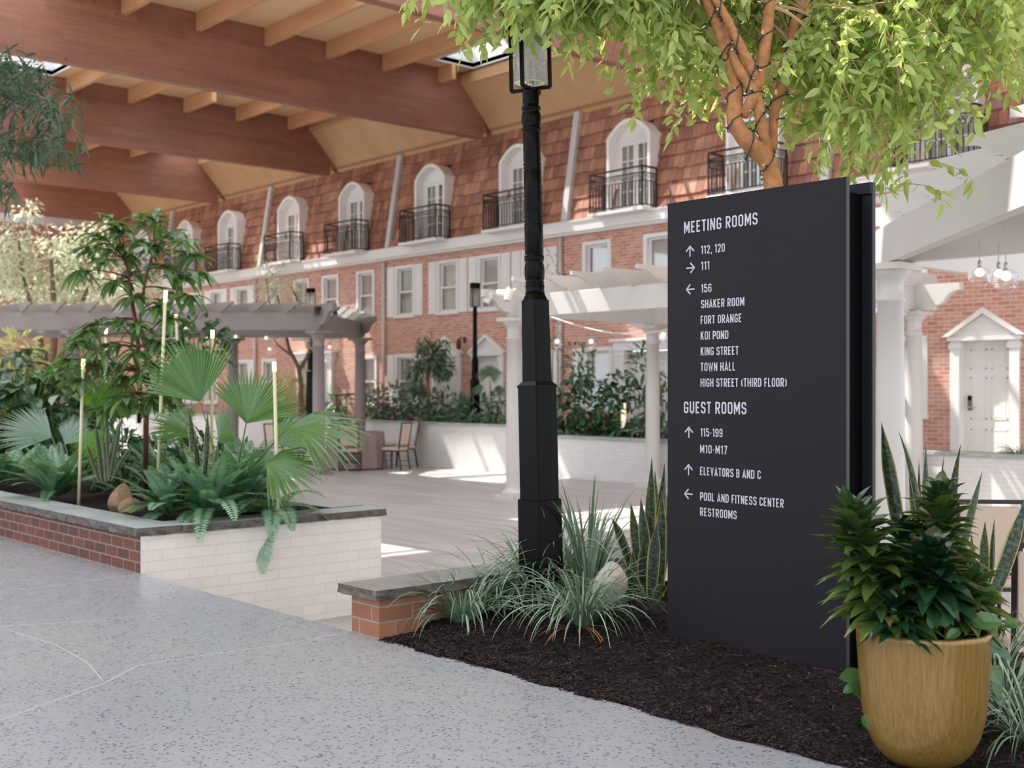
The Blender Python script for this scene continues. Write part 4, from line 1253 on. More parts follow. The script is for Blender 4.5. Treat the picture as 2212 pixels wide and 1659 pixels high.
GL = {
 'A': (0.46, [rr([(0.055,0),(0.23,0.96),(0.405,0)]), rr([(0.11,0.26),(0.35,0.26)])]),
 'B': (0.44, [rr([(l_,0),(l_,1)]), rr([(l_,t_),(0.35,t_,0.12),(0.35,0.52,0.12),(l_,0.52)]), rr([(l_,0.52),(r_,0.52,0.13),(r_,b_,0.13),(l_,b_)])]),
 'C': (0.43, [rr([(r_,0.68),(r_,t_,Q),(l_,t_,Q),(l_,b_,Q),(r_,b_,Q),(r_,0.32)])]),
 'D': (0.44, [rr([(l_,b_),(r_,b_,0.16),(r_,t_,0.16),(l_,t_)]), rr([(l_,0),(l_,1)])]),
 'E': (0.39, [rr([(l_,0),(l_,1)]), rr([(l_,t_),(0.35,t_)]), rr([(l_,0.5),(0.31,0.5)]), rr([(l_,b_),(0.35,b_)])]),
 'F': (0.37, [rr([(l_,0),(l_,1)]), rr([(l_,t_),(0.35,t_)]), rr([(l_,0.48),(0.30,0.48)])]),
 'G': (0.44, [rr([(r_,0.70),(r_,t_,Q),(l_,t_,Q),(l_,b_,Q),(r_,b_,Q),(r_,0.46),(0.22,0.46)])]),
 'H': (0.45, [rr([(l_,0),(l_,1)]), rr([(0.38,0),(0.38,1)]), rr([(l_,0.5),(0.38,0.5)])]),
 'I': (0.15, [rr([(0.075,0),(0.075,1)])]),
 'K': (0.44, [rr([(l_,0),(l_,1)]), rr([(0.37,1),(l_,0.36)]), rr([(0.18,0.56),(0.39,0)])]),
 'L': (0.36, [rr([(l_,0),(l_,1)]), rr([(l_,b_),(0.34,b_)])]),
 'M': (0.55, [rr([(l_,0),(l_,1)]), rr([(0.48,0),(0.48,1)]), rr([(l_,0.98),(0.275,0.3),(0.48,0.98)])]),
 'N': (0.46, [rr([(l_,0),(l_,1)]), rr([(0.39,0),(0.39,1)]), rr([(l_,0.98),(0.39,0.02)])]),
 'O': (0.44, [OB(l_, r_)]),
 'P': (0.42, [rr([(l_,0),(l_,1)]), rr([(l_,t_),(r_,t_,0.14),(r_,0.42,0.14),(l_,0.42)])]),
 'R': (0.44, [rr([(l_,0),(l_,1)]), rr([(l_,t_),(r_,t_,0.14),(r_,0.45,0.14),(l_,0.45)]), rr([(0.22,0.45),(0.38,0)])]),
 'S': (0.43, [rr([(r_-0.01,0.72),(r_-0.01,t_,0.13),(l_,t_,0.13),(l_,0.55,0.13),(r_,0.45,0.13),(r_,b_,0.13),(l_,b_,0.13),(l_,0.28)])]),
 'T': (0.39, [rr([(0.195,0),(0.195,1)]), rr([(0.01,t_),(0.38,t_)])]),
 'U': (0.44, [rr([(l_,1),(l_,b_,0.15),(r_,b_,0.15),(r_,1)])]),
 'V': (0.43, [rr([(0.05,1),(0.215,0.04),(0.38,1)])]),
 'W': (0.62, [rr([(0.05,1),(0.17,0.05),(0.31,0.9),(0.45,0.05),(0.57,1)])]),
 '0': (0.44, [OB(l_, r_)]),
 '1': (0.28, [rr([(0.19,0),(0.19,1)]), rr([(0.19,0.94),(0.05,0.80)])]),
 '2': (0.43, [rr([(l_,0.70),(l_,t_,Q),(r_,t_,Q),(r_,0.60,0.1),(l_,0.09)]), rr([(l_-0.03,b_),(0.40,b_)])]),
 '5': (0.43, [rr([(0.37,t_),(l_+0.02,t_),(l_+0.01,0.52)]), rr([(l_,0.53),(0.2,0.60),(r_,0.60,0.14),(r_,b_,Q),(l_,b_,Q),(l_,0.28)])]),
 '6': (0.44, [rr([(r_,0.74),(r_,t_,Q),(l_,t_,Q),(l_,b_,Q),(r_,b_,Q),(r_,0.56,Q),(l_,0.56)])]),
 '7': (0.40, [rr([(0.03,t_),(0.36,t_),(0.15,0)])]),
 '9': (0.44, [rr([(l_,0.26),(l_,b_,Q),(r_,b_,Q),(r_,t_,Q),(l_,t_,Q),(l_,0.44,Q),(r_,0.44)])]),
 ',': (0.18, [rr([(0.11,0.13),(0.06,-0.13)])]),
 '(': (0.24, [rr([(0.19,0.86),(0.09,0.68,0.2),(0.09,0.22,0.2),(0.19,0.04)])]),
 ')': (0.24, [rr([(0.05,0.86),(0.15,0.68,0.2),(0.15,0.22,0.2),(0.05,0.04)])]),
 '-': (0.24, [rr([(0.05,0.45),(0.19,0.45)])]),
}
def stroke(m, poly, closed, hw, fx, th=0.0012):
    P = [Vector(p) for p in poly]
    if closed: P = P[:-1]
    n = len(P); Lf = []; Rt = []
    for i in range(n):
        a = P[i-1] if (closed or i > 0) else None; c = P[(i+1) % n] if (closed or i < n-1) else None
        d1 = (P[i]-a).normalized() if a is not None else None; d2 = (c-P[i]).normalized() if c is not None else None
        if d1 is None: d1 = d2
        if d2 is None: d2 = d1
        t = (d1+d2); t = t.normalized() if t.length > 1e-6 else d1
        nn = Vector((-t.y, t.x)); k = max(0.35, nn.dot(Vector((-d1.y, d1.x)))); s = hw/k
        Lf.append(P[i]+nn*s); Rt.append(P[i]-nn*s)
    V = [fx(p.x, p.y, -th) for p in Lf]+[fx(p.x, p.y, -th) for p in Rt]+[fx(p.x, p.y, 0) for p in Lf]+[fx(p.x, p.y, 0) for p in Rt]
    F = []
    for i in range(n if closed else n-1):
        j = (i+1) % n
        F += [[i, j, n+j, n+i][::-1], [2*n+i, 2*n+j, j, i][::-1], [n+i, n+j, 3*n+j, 3*n+i][::-1]]
    m.add(V, F)
def textline(s, x, z, cap, width, name):
    adv = 0
    glyphs = []
    for ch in s:
        if ch == ' ': adv += 0.27; continue
        g = GL[ch]; glyphs.append((ch, adv)); adv += g[0]+0.105
    adv -= 0.105
    sx = width/(adv*cap)
    m = MB()
    hw = 0.068
    for ch, a in glyphs:
        for q_, (poly, closed) in enumerate(GL[ch][1]):
            # keep the stroke weight even: scale the skeleton, not the stroke
            pl_ = [((a+p[0])*cap*sx, p[1]*cap) for p in poly]
            stroke(m, pl_, closed, hw*cap, lambda u, v, e: (x+u, e, z+v), 0.0010+0.0003*q_)
    return m.build(name, M['text'], sg)
K = 0.8828
for s, x, z, c, w, nm in [('MEETING ROOMS',0.119,2.296,0.063,0.493,'heading_text'),('112, 120',0.239,2.173,0.045,0.161,'line_text'),('111',0.239,2.087,0.045,0.058,'line_text'),('156',0.239,1.965,0.045,0.072,'line_text'),
        ('SHAKER ROOM',0.239,1.88,0.045,0.289,'line_text'),('FORT ORANGE',0.236,1.795,0.045,0.274,'line_text'),('KOI POND',0.236,1.71,0.045,0.188,'line_text'),('KING STREET',0.236,1.625,0.045,0.254,'line_text'),('TOWN HALL',0.236,1.541,0.045,0.233,'line_text'),
        ('HIGH STREET (THIRD FLOOR)',0.235,1.456,0.045,0.558,'line_text'),('GUEST ROOMS',0.118,1.312,0.064,0.423,'heading_text'),('115-199',0.235,1.188,0.045,0.15,'line_text'),('M10-M17',0.232,1.098,0.045,0.183,'line_text'),
        ('ELEVATORS B AND C',0.232,0.979,0.045,0.40,'line_text'),('POOL AND FITNESS CENTER',0.232,0.842,0.045,0.542,'line_text'),('RESTROOMS',0.232,0.759,0.045,0.246,'line_text')]:
    textline(s, x*K, (z-1.45)*K+1.28, c*K, w*K, nm)
def arrow(x, z, ang):
    m = MB(); c, s = math.cos(ang), math.sin(ang); h = 0.026
    def fx(u, v, e): return (x+(u*c-v*s), e, z+(u*s+v*c))
    stroke(m, [(-h,0),(h*0.82,0)], False, 0.0032, fx)
    stroke(m, [(0.0,0.024),(0.024,0),(0.0,-0.024)], False, 0.0034, fx)
    m.build('arrow', M['text'], sg)
for x, z, a in ((0.162,2.195,90),(0.165,2.104,0),(0.165,1.988,180),(0.154,1.207,90),(0.152,1.003,90),(0.152,0.871,180)):
    arrow(x*K, (z-1.45)*K+1.28, R(a))

# ---------------------------------------------------------------- gold pot
POT = Vector((-2.078, 3.70, 0.0)); pz = 0.045
pot = thing('plant_pot', 'large gold glazed round pot on the mulch at lower right', 'pot', (POT.x, POT.y, pz))
pf = [(0.11,-0.02),(0.135,0.0),(0.16,0.03),(0.182,0.075),(0.198,0.14),(0.207,0.22),(0.213,0.32),(0.218,0.41),(0.219,0.424),(0.214,0.430),(0.206,0.430),(0.2,0.424),(0.196,0.36),(0.1,0.35)]
MB().lathe(pf, 64).build('glazed_body', M['gold'], pot, smooth=True)
MB().lathe([(0.001,0.392),(0.1,0.396),(0.199,0.39)], 40, cap=False).build('potting_soil', M['mulch'], pot)

# ---------------------------------------------------------------- rocks
def rock(name, c, s, mat, lab, seed):
    rs = random.Random(seed)
    bm = bmesh.new(); bmesh.ops.create_icosphere(bm, subdivisions=3, radius=1)
    ph = [(Vector((rs.uniform(-1,1), rs.uniform(-1,1), rs.uniform(-1,1))).normalized(), rs.uniform(0.55,0.9)) for _ in range(9)]
    for v in bm.verts:
        for n_, d_ in ph:
            e = v.co.dot(n_)-d_
            if e > 0: v.co -= n_*e*0.85
        v.co = Vector((v.co.x*s[0], v.co.y*s[1], v.co.z*s[2]))
    me = bpy.data.meshes.new(name); bm.to_mesh(me); bm.free(); me.materials.append(mat)
    o = bpy.data.objects.new(name, me); COL.objects.link(o); o.location = c
    tag(o, lab, 'rock')
p = at(232, 1066, 9.6); rock('fieldstone', (p.x, 4.05, 0.37), (0.13,0.1,0.14), M['rock'], 'upright brown rock at the foot of the snake plant in the long planter', 3)
p = at(250, 1088, 9.3); rock('fieldstone', (p.x+0.02, 3.98, 0.34), (0.14,0.1,0.08), M['rock'], 'lower rounded brown rock beside the upright one in the long planter', 5)
p = at(1312, 1240, 6.5); rock('fieldstone', (p.x, p.y, 0.19), (0.12,0.11,0.15), M['rock_pale'], 'pale boulder behind the lilyturf, left of the snake plants', 8)

# ---------------------------------------------------------------- banquet table and chairs
tb = thing('banquet_table', 'round banquet table under a mauve cloth by the taupe column', 'table', (0,0,0))
tp = at(768, 1010, 26.3); tb.location = (tp.x, tp.y, ZD)
m = MB(); m.lathe([(0.02,0.77),(0.6,0.77),(0.6,0.80),(0.02,0.80)], 32); m.build('tabletop', M['chair_pale'], tb)
for k in range(4):
    a = k*math.pi/2+0.5; m = MB(); m.tube([(0.4*math.cos(a),0.4*math.sin(a),0),(0.35*math.cos(a),0.35*math.sin(a),0.77)], 0.02, 8); m.build('leg', M['chair_frame'], tb)
m = MB(); n = 96
def cl(j, r, z, amp): 
    a = 2*math.pi*j/n; q = r+amp*math.sin(a*14)
    return (q*math.cos(a), q*math.sin(a), z)
V = [(0,0,0.812)]+[cl(j,0.61,0.812,0) for j in range(n)]+[cl(j,0.625,0.79,0.003) for j in range(n)]+[cl(j,0.64,0.45,0.02) for j in range(n)]+[cl(j,0.67,0.03,0.045) for j in range(n)]
F = [[0,1+j,1+(j+1)%n] for j in range(n)]
for q in range(3): F += [[1+q*n+j, 1+(q+1)*n+j, 1+(q+1)*n+(j+1)%n, 1+q*n+(j+1)%n] for j in range(n)]
m.add(V, F)
o = m.build('tablecloth', M['cloth'], smooth=True, origin=(0,0,0)); o.location = tb.location
tag(o, 'mauve floor-length cloth over the round banquet table', 'tablecloth')
def chair_proto(name, label, fab):
    r = thing(name, label, 'chair', (0,0,0), group='dark-framed upholstered banquet chairs')
    fm = M['chair_frame']
    m = MB(); m.box(-0.21,0.21,-0.21,0.22,0.42,0.49); m.build('seat', fab, r, bevel=0.025)
    m = MB(); m.prism([(-0.19,0.56),(0.19,0.56),(0.2,0.96),(0.19,0.98),(-0.19,0.98),(-0.2,0.96)], lambda a,c,d: (a, 0.205+(c-0.5)*0.16+d, c), -0.03, 0.02); m.build('backrest', fab, r, bevel=0.01)
    m = MB()
    for s in (-1,1): m.bar((s*0.205,0.215,0.45),(s*0.215,0.30,1.02),0.025,0.025)
    m.bar((-0.225,0.30,1.015),(0.225,0.30,1.015),0.028,0.028); m.bar((-0.2,0.22,0.52),(0.2,0.22,0.52),0.022,0.022)
    m.build('back_frame', fm, r)
    for s in (-1,1):
        for y0, y1 in ((-0.18,-0.2),(0.2,0.27)):
            m = MB(); m.bar((s*0.19,y0,0.43),(s*0.2,y1,0.0),0.025,0.025); m.build('leg', fm, r)
    m = MB(); m.box(-0.2,0.2,-0.2,0.2,0.395,0.42); m.build('seat_frame', fm, r)
    for y in (-0.19, 0.235): 
        m = MB(); m.bar((-0.195,y,0.2),(0.195,y,0.2),0.016,0.016); m.build('stretcher', fm, r)
    return r
CH = [(757,25.4,228,'chair with its back to us on the near side of the round table'),(738,28.0,62,'chair behind the table, next to the rear taupe column'),(836,28.0,30,'chair behind the table, nearest the painted court wall'),
      (853,26.0,-66,'tan-backed chair facing the table, centre of the group on its right'),(876,26.9,-34,'chair at the far right of the round table, seen edge-on'),(606,25.5,205,'chair half hidden behind the fan palm, farther from the column'),(652,26.6,185,'chair just left of the nearest taupe column'),
      (2113,8.3,222,'beige-backed chair in the sunlit court behind the potted dracaenas'),(2266,6.05,215,'chair at the right edge of the picture, only its back corner showing')]
cp = None
for px, d, ang, lab in CH:
    p = at(px, 838, d)
    if cp is None: o = cp = chair_proto('banquet_chair', lab, M['chair_fab'])
    else: o = copy_tree(cp, label=lab)
    o.location = (p.x, p.y, ZD); o.rotation_euler = (0,0,R(ang))

# ---------------------------------------------------------------- glowing rods in the long planter
def rod(px, y0, y1, Y, lab, first=[None]):
    a = at_y(px[0], y0, Y); b = at_y(px[1], y1, Y)
    r = thing('light_rod', lab, 'garden light', (b.x, Y, b.z), group='slim acrylic light rods in the long planter')
    dx, h = a.x-b.x, a.z-b.z
    z0 = min(0.0, 0.27-b.z)
    m = MB(); m.tube([(0,0,z0),(dx*0.93,0,h*0.93)], 0.014, 8); m.build('rod', M['acrylic'], r, smooth=True)
    m = MB(); m.tube([(dx*0.93,0,h*0.93),(dx,0,h)], 0.0155, 8); m.build('glowing_tip', M['tip'], r, smooth=True)
for a in (((358,338),627,990,4.3,'tallest glowing rod, crossing the taupe beam in front of the fig tree'),((459,456),713,960,5.0,'glowing rod in front of the rear taupe column'),((592,601),782,1062,4.6,'glowing rod farthest right, over the end of the long planter'),
          ((180,170),776,1078,3.95,'nearest glowing rod, with a yellowed leaf at its tip, left of the fig tree'),((380,392),680,880,5.2,'short-looking glowing rod right behind the tallest one'),((229,224),708,900,5.2,'glowing rod whose tip shows among the fig leaves, left of the trunk')):
    rod(*a)

# bollard lights
def bollard(px, ytop, ybot, d, lab, sun_=False):
    p = at_y(px, ybot, 16.9) if px > 1200 else at(px, ybot, d); h = (ybot-ytop)*((p.x*FX+p.y*FY))/2572
    r = thing('bollard_light', lab, 'garden light', (p.x, p.y, p.z), group='black bollard lights in the beds')
    m = MB(); m.tube([(0,0,-0.1),(0,0,h*0.28)], 0.05, 14); m.tube([(0,0,h*0.9),(0,0,h)], 0.055, 14); m.build('post', M['black'], r)
    m = MB(); m.tube([(0,0,h*0.28),(0,0,h*0.9)], 0.047, 14); m.build('diffuser', M['bollard_glow'], r, smooth=True)
bollard(1347, 862, 948, 23.4, 'lit bollard lamp in the court bed left of the dark sign')
bollard(300, 850, 905, 27.5, 'lit bollard lamp far behind the fig trunk')

# handrail of the terrace steps
r = thing('handrail', 'curved black iron handrail in front of the facade downpipe', 'handrail', (-25.6, 17.55, 0.0))
m = MB(); m.tube([(-1.2,0,1.06),(-0.7,0,1.12),(0.1,0,1.12),(0.45,0,1.05),(1.1,0,0.72),(1.5,0,0.6)], 0.025, 8); m.build('rail', M['iron'], r, smooth=True)
for x, z in ((-1.15,1.05),(-0.7,1.1),(-0.25,1.1),(0.2,1.1),(1.1,0.72)):
    m = MB(); m.tube([(x,0,0),(x,0,z)], 0.015, 6); m.build('baluster', M['iron'], r)
m = MB(); m.tube([(-1.2,0,0.95),(-0.7,0,1.0),(0.1,0,1.0),(0.45,0,0.93),(1.1,0,0.62)], 0.012, 6); m.build('lower_rail', M['iron'], r)
# small white obelisk finial in the far garden
r = thing('garden_obelisk', 'small white pointed obelisk far behind the broad-leaved bush', 'ornament', (0,0,0))
p = at(74, 838, 22.0); r.location = (p.x, p.y, ZD)
m = MB(); m.box(-0.1,0.1,-0.1,0.1,0,1.3); m.build('pedestal', M['dormer'], r)
m = MB(); m.lathe([(0.1,1.3),(0.11,1.5),(0.07,1.82),(0.02,1.92)], 10); m.build('finial', M['dormer'], r, smooth=True)
# ================================================================ planting
def rnd_dirs(n, zmin=-1, zmax=1):
    z = RNG.uniform(zmin, zmax, n); a = RNG.random(n)*2*np.pi; s = np.sqrt(np.maximum(0, 1-z*z))
    return np.stack([s*np.cos(a), s*np.sin(a), z], 1)
def bez(p, q, lift, n=8):
    p, q = Vector(p), Vector(q); c = (p+q)/2; c.z += lift
    return [tuple(p*(1-t)**2 + c*(2*t*(1-t)) + q*t*t) for t in [k/n for k in range(n+1)]]
def local(o, pts):
    L = o.location
    return [(p[0]-L[0], p[1]-L[1], p[2]-L[2]) for p in pts]
def unit(v): return v/np.maximum(np.linalg.norm(v, axis=-1, keepdims=True), 1e-9)

# ---------------------------------------------------------------- weeping fig behind the sign
def fz(zx, zy, d): return at(1400+zx/2.724, zy/2.724, d)
FB = at(1700, 838, 6.15); FB.z = mz(FB.x, FB.y)
fig = thing('weeping_fig_tree', 'weeping fig tree with orange trunk and light-green leaves behind the dark sign', 'tree', FB)
PX = 2572/6.1*2.724
LIMBS = [
 ([(760,2300,6.1),(765,1600,6.12),(738,1100,6.12),(702,950,6.1),(640,880,6.08),(560,800,6.05),(508,710,6.03),(515,600,6.02),(508,480,6.0),(460,330,5.98),(420,180,5.95),(370,60,5.9),(330,-60,5.85),(250,-260,5.8)], [60,52,46,46,50,44,40,38,36,32,29,26,22,14]),
 ([(705,900,6.1),(668,740,6.02),(650,620,6.0),(600,500,5.97),(530,400,5.95),(480,250,5.95),(430,120,5.95),(380,-20,5.95),(330,-220,5.9)], [30,28,30,30,27,24,22,20,12]),
 ([(560,680,6.03),(610,590,5.98),(650,480,6.0),(678,330,6.02),(703,150,6.05),(716,-20,6.05),(740,-260,6.1)], [26,30,32,32,30,28,16]),
 ([(640,520,5.98),(605,390,5.93),(545,275,5.9),(470,120,5.88),(405,10,5.85),(330,-90,5.8)], [26,24,22,20,18,12]),
 ([(735,880,6.1),(738,720,6.12),(752,620,6.15),(800,460,6.17),(845,350,6.2),(852,220,6.2),(880,100,6.22),(950,40,6.25),(1060,-20,6.3),(1300,-160,6.35)], [22,24,28,30,30,27,27,22,17,10]),
]
m = MB(); limb_pts = []
def smooth_path(P, n=3):
    P = [np.array(p, float) for p in P]; out = []
    for i in range(len(P)-1):
        p0, p1, p2, p3 = P[max(i-1,0)], P[i], P[i+1], P[min(i+2, len(P)-1)]
        for k in range(n):
            t = k/n; out.append(0.5*((2*p1)+(-p0+p2)*t+(2*p0-5*p1+4*p2-p3)*t*t+(-p0+3*p1-3*p2+p3)*t**3))
    out.append(P[-1]); return out
LPATH = []
for pts, rad in LIMBS:
    W3 = [tuple(fz(*p)) for p in pts]
    sp = smooth_path([w+(r/PX,) for w, r in zip(W3, rad)])
    LPATH.append(sp)
    if pts[0][1] > 2000:
        sp[0][2] = FB.z-0.05
    m.tube(local(fig, [tuple(s[:3]) for s in sp]), [s[3]*1.18*(1+0.06*math.sin(i*2.3)) for i, s in enumerate(sp)], 12)
    limb_pts += [Vector(s[:3]) for s in sp]
m.build('trunk', M['bark'], fig, smooth=True)
LOWX = [900,950,1000,1060,1090,1150,1220,1270,1330,1380,1420,1470,1510,1560,1640,1700,1750,1800,1860,1900,1940,1980,2020,2070,2110,2160,2212,2300]
LOWY = [0,60,60,110,165,120,120,200,235,160,290,390,330,200,150,260,400,380,400,450,510,510,425,390,275,250,200,190]
tops = [Vector(sp[-1][:3]) for sp in LPATH]+[Vector(LPATH[4][-8][:3]), Vector(LPATH[1][-5][:3]), Vector(LPATH[2][-5][:3]), Vector(LPATH[4][-14][:3])]
bm_ = MB(); tw = MB(); lv = MB()
TP = []; TD = []
nb = 215
for i in range(nb+34):
    x = 940+1330*((i % nb)+random.random())/nb if i < nb else random.uniform(1150, 2150)
    low = np.interp(x, LOWX, LOWY)
    y = random.uniform(-95, max(low-90, -50)) if i < nb else random.uniform(-380, -110)
    d = random.uniform(6.45, 7.5) if 1450 < x < 1800 else random.uniform(5.7, 7.2) if x > 1230 else random.uniform(5.9, 6.5)
    e = at(x, y, d)
    s = min(tops, key=lambda q: (q-e).length*random.uniform(0.8, 1.3))
    br = bez(s, e, 0.25+0.25*random.random(), 10)
    bm_.tube(local(fig, br), [0.008*(1-k/10)+0.0022 for k in range(11)], 5, cap=False)
    for k in range(random.randint(4, 6)):
        t = random.uniform(0.45, 1.0); f = t*10; j = min(int(f), 9)
        p = Vector(br[j]).lerp(Vector(br[j+1]), f-j)
        dd = p.x*FX+p.y*FY; ppx = 1106+2572*(p.x*FY-p.y*FX)/dd; ppy = 838-2572*(p.z-1.28)/dd
        lo = np.interp(ppx, LOWX, LOWY)
        drop = (lo-ppy)*random.uniform(0.55, 1.0)
        if drop < 15: continue
        drop = min(drop, random.uniform(90, 210))
        L = drop*dd/2572
        q = p+Vector((random.uniform(-0.3, 0.3), random.uniform(-0.3, 0.3), -L*random.uniform(0.6,1)))
        cx = [tuple(p*(1-u)**2+(p.lerp(q, 0.55)+Vector(((q.x-p.x)*0.5, (q.y-p.y)*0.5, 0.25*L)))*(2*u*(1-u))+q*u*u) for u in [v/6 for v in range(7)]]
        tw.tube(local(fig, cx), [0.0022*(1-v/8) for v in range(7)], 4, cap=False)
        nl = max(5, int(L/0.021))
        for v in range(nl):
            u = (v+0.5)/nl*6; a = min(int(u), 5); pp = Vector(cx[a]).lerp(Vector(cx[a+1]), u-a)
            ax = (Vector(cx[a+1])-Vector(cx[a])).normalized()
            sd = Vector((random.uniform(-1,1), random.uniform(-1,1), random.uniform(-0.75,0.35))).normalized()
            TP.append(pp); TD.append(ax*0.35+sd*0.9)
TP = np.array([tuple(p) for p in TP])-np.array(FB); TD = np.array([tuple(p) for p in TD])
n = len(TP)
lv.leaves(TP, TD, RNG.uniform(0.052, 0.095, n), RNG.uniform(0.026, 0.042, n), bend=RNG.uniform(0.05,0.4,n), nl=5, prof='ficus', fold=0.16, U=rnd_dirs(n, -0.4, 1), curl=0.06)
lv.build('foliage', M['leaf_ficus'], fig)
bm_.build('branch', M['twig'], fig); tw.build('twig', M['twig'], fig)
m = MB()
for pts in ([(880,345,6.2),(1100,220,6.1),(1400,130,6.0),(1640,60,5.95)], [(1320,30,6.0),(1440,250,5.95),(1490,560,5.9)]):
    m.tube(local(fig, [tuple(fz(*p)) for p in pts]), [0.009,0.007,0.005,0.003][:len(pts)], 6)
m.build('side_branch', M['twig'], fig, smooth=True)
# string of mini lights wound round the trunk
fl = thing('string_lights', 'green-wired mini string lights wound round the fig trunk', 'string lights', FB)
m = MB(); spots_ = []
for li, (i0, i1, tn) in enumerate(((6, 38, 6.5), (2, 24, 4.0), (3, 18, 4.0), (2, 14, 2.5), (3, 27, 6.0))):
    sp = LPATH[li]; seg = sp[i0:i1]; pts = []; N = len(seg)*6
    for k in range(N):
        f = k/N*(len(seg)-1); j = int(f); c = seg[j]*(1-(f-j))+seg[min(j+1, len(seg)-1)]*(f-j)
        T = Vector((seg[min(j+1, len(seg)-1)]-seg[j])[:3])
        if T.length < 1e-6: T = Vector((0,0,1))
        T.normalize(); a = T.cross(Vector((1,0.3,0))).normalized(); b = T.cross(a)
        an = k/N*tn*2*math.pi+li; rr_ = c[3]*1.27+0.004+0.004*math.sin(k*1.7)
        p = Vector(c[:3])+(a*math.cos(an)+b*math.sin(an))*rr_
        pts.append(tuple(p))
        if k % 11 == 5: spots_.append((p, (a*math.cos(an)+b*math.sin(an)+Vector((random.uniform(-.6,.6), random.uniform(-.6,.6), random.uniform(-.6,.6)))).normalized()))
    m.tube(local(fl, pts), 0.0032, 5)
m.build('wire', M['fairy'], fl, smooth=True)
b0 = None
for p, dv in spots_:
    if b0 is None:
        m = MB(); m.lathe([(0.0045,0.0),(0.005,0.004),(0.005,0.022),(0.0035,0.024)], 8); b0 = m.build('bulb_holder', M['fairy'], fl)
        m = MB(); m.lathe([(0.003,0.024),(0.0032,0.036),(0.001,0.044)], 8); b1 = m.build('mini_bulb', M['fairy_bulb'], b0); o = b0
    else: o = copy_tree(b0)
    o.location = p-FB; o.rotation_euler = dv.to_track_quat('Z', 'Y').to_euler()

# ---------------------------------------------------------------- generic plants
def leaf_ball(obj, c, r, n, L, W, mat, name='foliage', bend=0.3, nl=3, prof='lance', shell=0.45, down=0.0, curve=True):
    """leaves spread through an ellipsoid, pointing outward"""
    dv = rnd_dirs(n); rad = shell+(1-shell)*RNG.random(n)**0.6
    P = np.array(c)+dv*np.array(r)*rad[:,None]
    D = unit(dv+RNG.normal(0,0.6,(n,3))+np.array([0,0,-down]))
    m = MB(); m.leaves(P, D, RNG.uniform(0.7,1.25,n)*L, RNG.uniform(0.75,1.2,n)*W, bend=RNG.uniform(0,1,n)*bend*2, nl=nl, prof=prof, fold=0.1, U=unit(dv+np.array([0,0,0.8])))
    return m
def shrub(name, lab, cat, base, balls, mat, L, W, n, stems=5, group=None, bend=0.3, prof='lance', nl=3, stem_mat=None, down=0.0):
    o = thing(name, lab, cat, base, group=group)
    b = Vector(base); m = MB(); s = MB()
    tot = sum(r[0]*r[1]+r[0]*r[2] for _, r in balls)
    for c, r in balls:
        k = max(8, int(n*(r[0]*r[1]+r[0]*r[2])/tot))
        lm = leaf_ball(o, Vector(c)-b, r, k, L, W, mat, bend=bend, prof=prof, nl=nl, down=down)
        off = m.n
        for v, f, a in zip(lm.V, lm.F, lm.A): m.V.append(v); m.F.append(f+off); m.A.append(a); m.n += len(v); m.has = True
        for q in range(max(1, stems//len(balls))):
            e = Vector(c)-b+Vector((random.uniform(-.5,.5)*r[0], random.uniform(-.5,.5)*r[1], random.uniform(-.2,.4)*r[2]))
            s.tube(bez((random.uniform(-.05,.05), random.uniform(-.05,.05), -0.04), e, 0.05, 6), [0.014*(1-0.1*u) for u in range(7)], 5)
    m.build('foliage', mat, o)
    s.build('stem', stem_mat or M['bark_grey'], o)
    return o
def grass_clump(name, lab, base, n, L, spread, W=0.009, mat=None, up=0.75, group=None, lean=(0,0), droop=1.0):
    o = thing(name, lab, 'grass plant', base, group=group)
    m = MB()
    for i in range(n):
        a = random.random()*2*math.pi; r0 = 0.05*math.sqrt(random.random()); l = L*random.uniform(0.5, 1.1)
        out = spread*random.uniform(0.25, 1.0); el = math.atan2(up, out)
        d0 = Vector((math.cos(a)*math.cos(el)+lean[0], math.sin(a)*math.cos(el)+lean[1], math.sin(el))).normalized()
        p = Vector((math.cos(a)*r0, math.sin(a)*r0, -0.01)); pts = [tuple(p)]; g = droop*random.uniform(0.2, 0.5)
        v = d0.copy(); N = 9
        for k in range(N):
            v = (v+Vector((0,0,-g*(0.35+k/N)*0.8))).normalized(); p = p+v*(l/N); pts.append(tuple(p))
        w = W*random.uniform(0.6, 1.25)
        sd = Vector((-math.sin(a), math.cos(a), random.uniform(-.3,.3)))
        m.ribbon(pts, [w*(0.6+0.4*min(1, k/2))*(1 if k < N-2 else (N+0.3-k)/3) for k in range(N+1)], side=tuple(sd), rnd=random.random(), fold=0.35)
    m.build('blades', mat or M['leaf_grass'], o)
    return o
def sword(m, o, base, tip, w, bow=(0,0,0), rnd=None, side=None):
    b, t = Vector(base), Vector(tip); c = (b+t)/2+Vector(bow); N = 12
    pts = [tuple(b*(1-u)**2+c*(2*u*(1-u))+t*u*u) for u in [k/N for k in range(N+1)]]
    ws = [w*(0.6+0.4*math.sin(math.pi*min(1, k/N*0.9+0.08)))*(1.0 if k < N-3 else [0.86,0.62,0.34,0.03][k-N+3]) for k in range(N+1)]
    m.ribbon(local(o, pts), ws, side=side or (FY+random.uniform(-.5,.5), -FX+random.uniform(-.5,.5), 0), rnd=random.random() if rnd is None else rnd, fold=0.35)
def snake_plant(lab, base, blades, w=0.055, group=None):
    o = thing('snake_plant', lab, 'snake plant', base, group=group)
    m = MB()
    for bx, tip, ww, bow in blades: sword(m, o, bx, tip, ww*w, bow)
    m.build('blades', M['leaf_snake'], o)
    return o
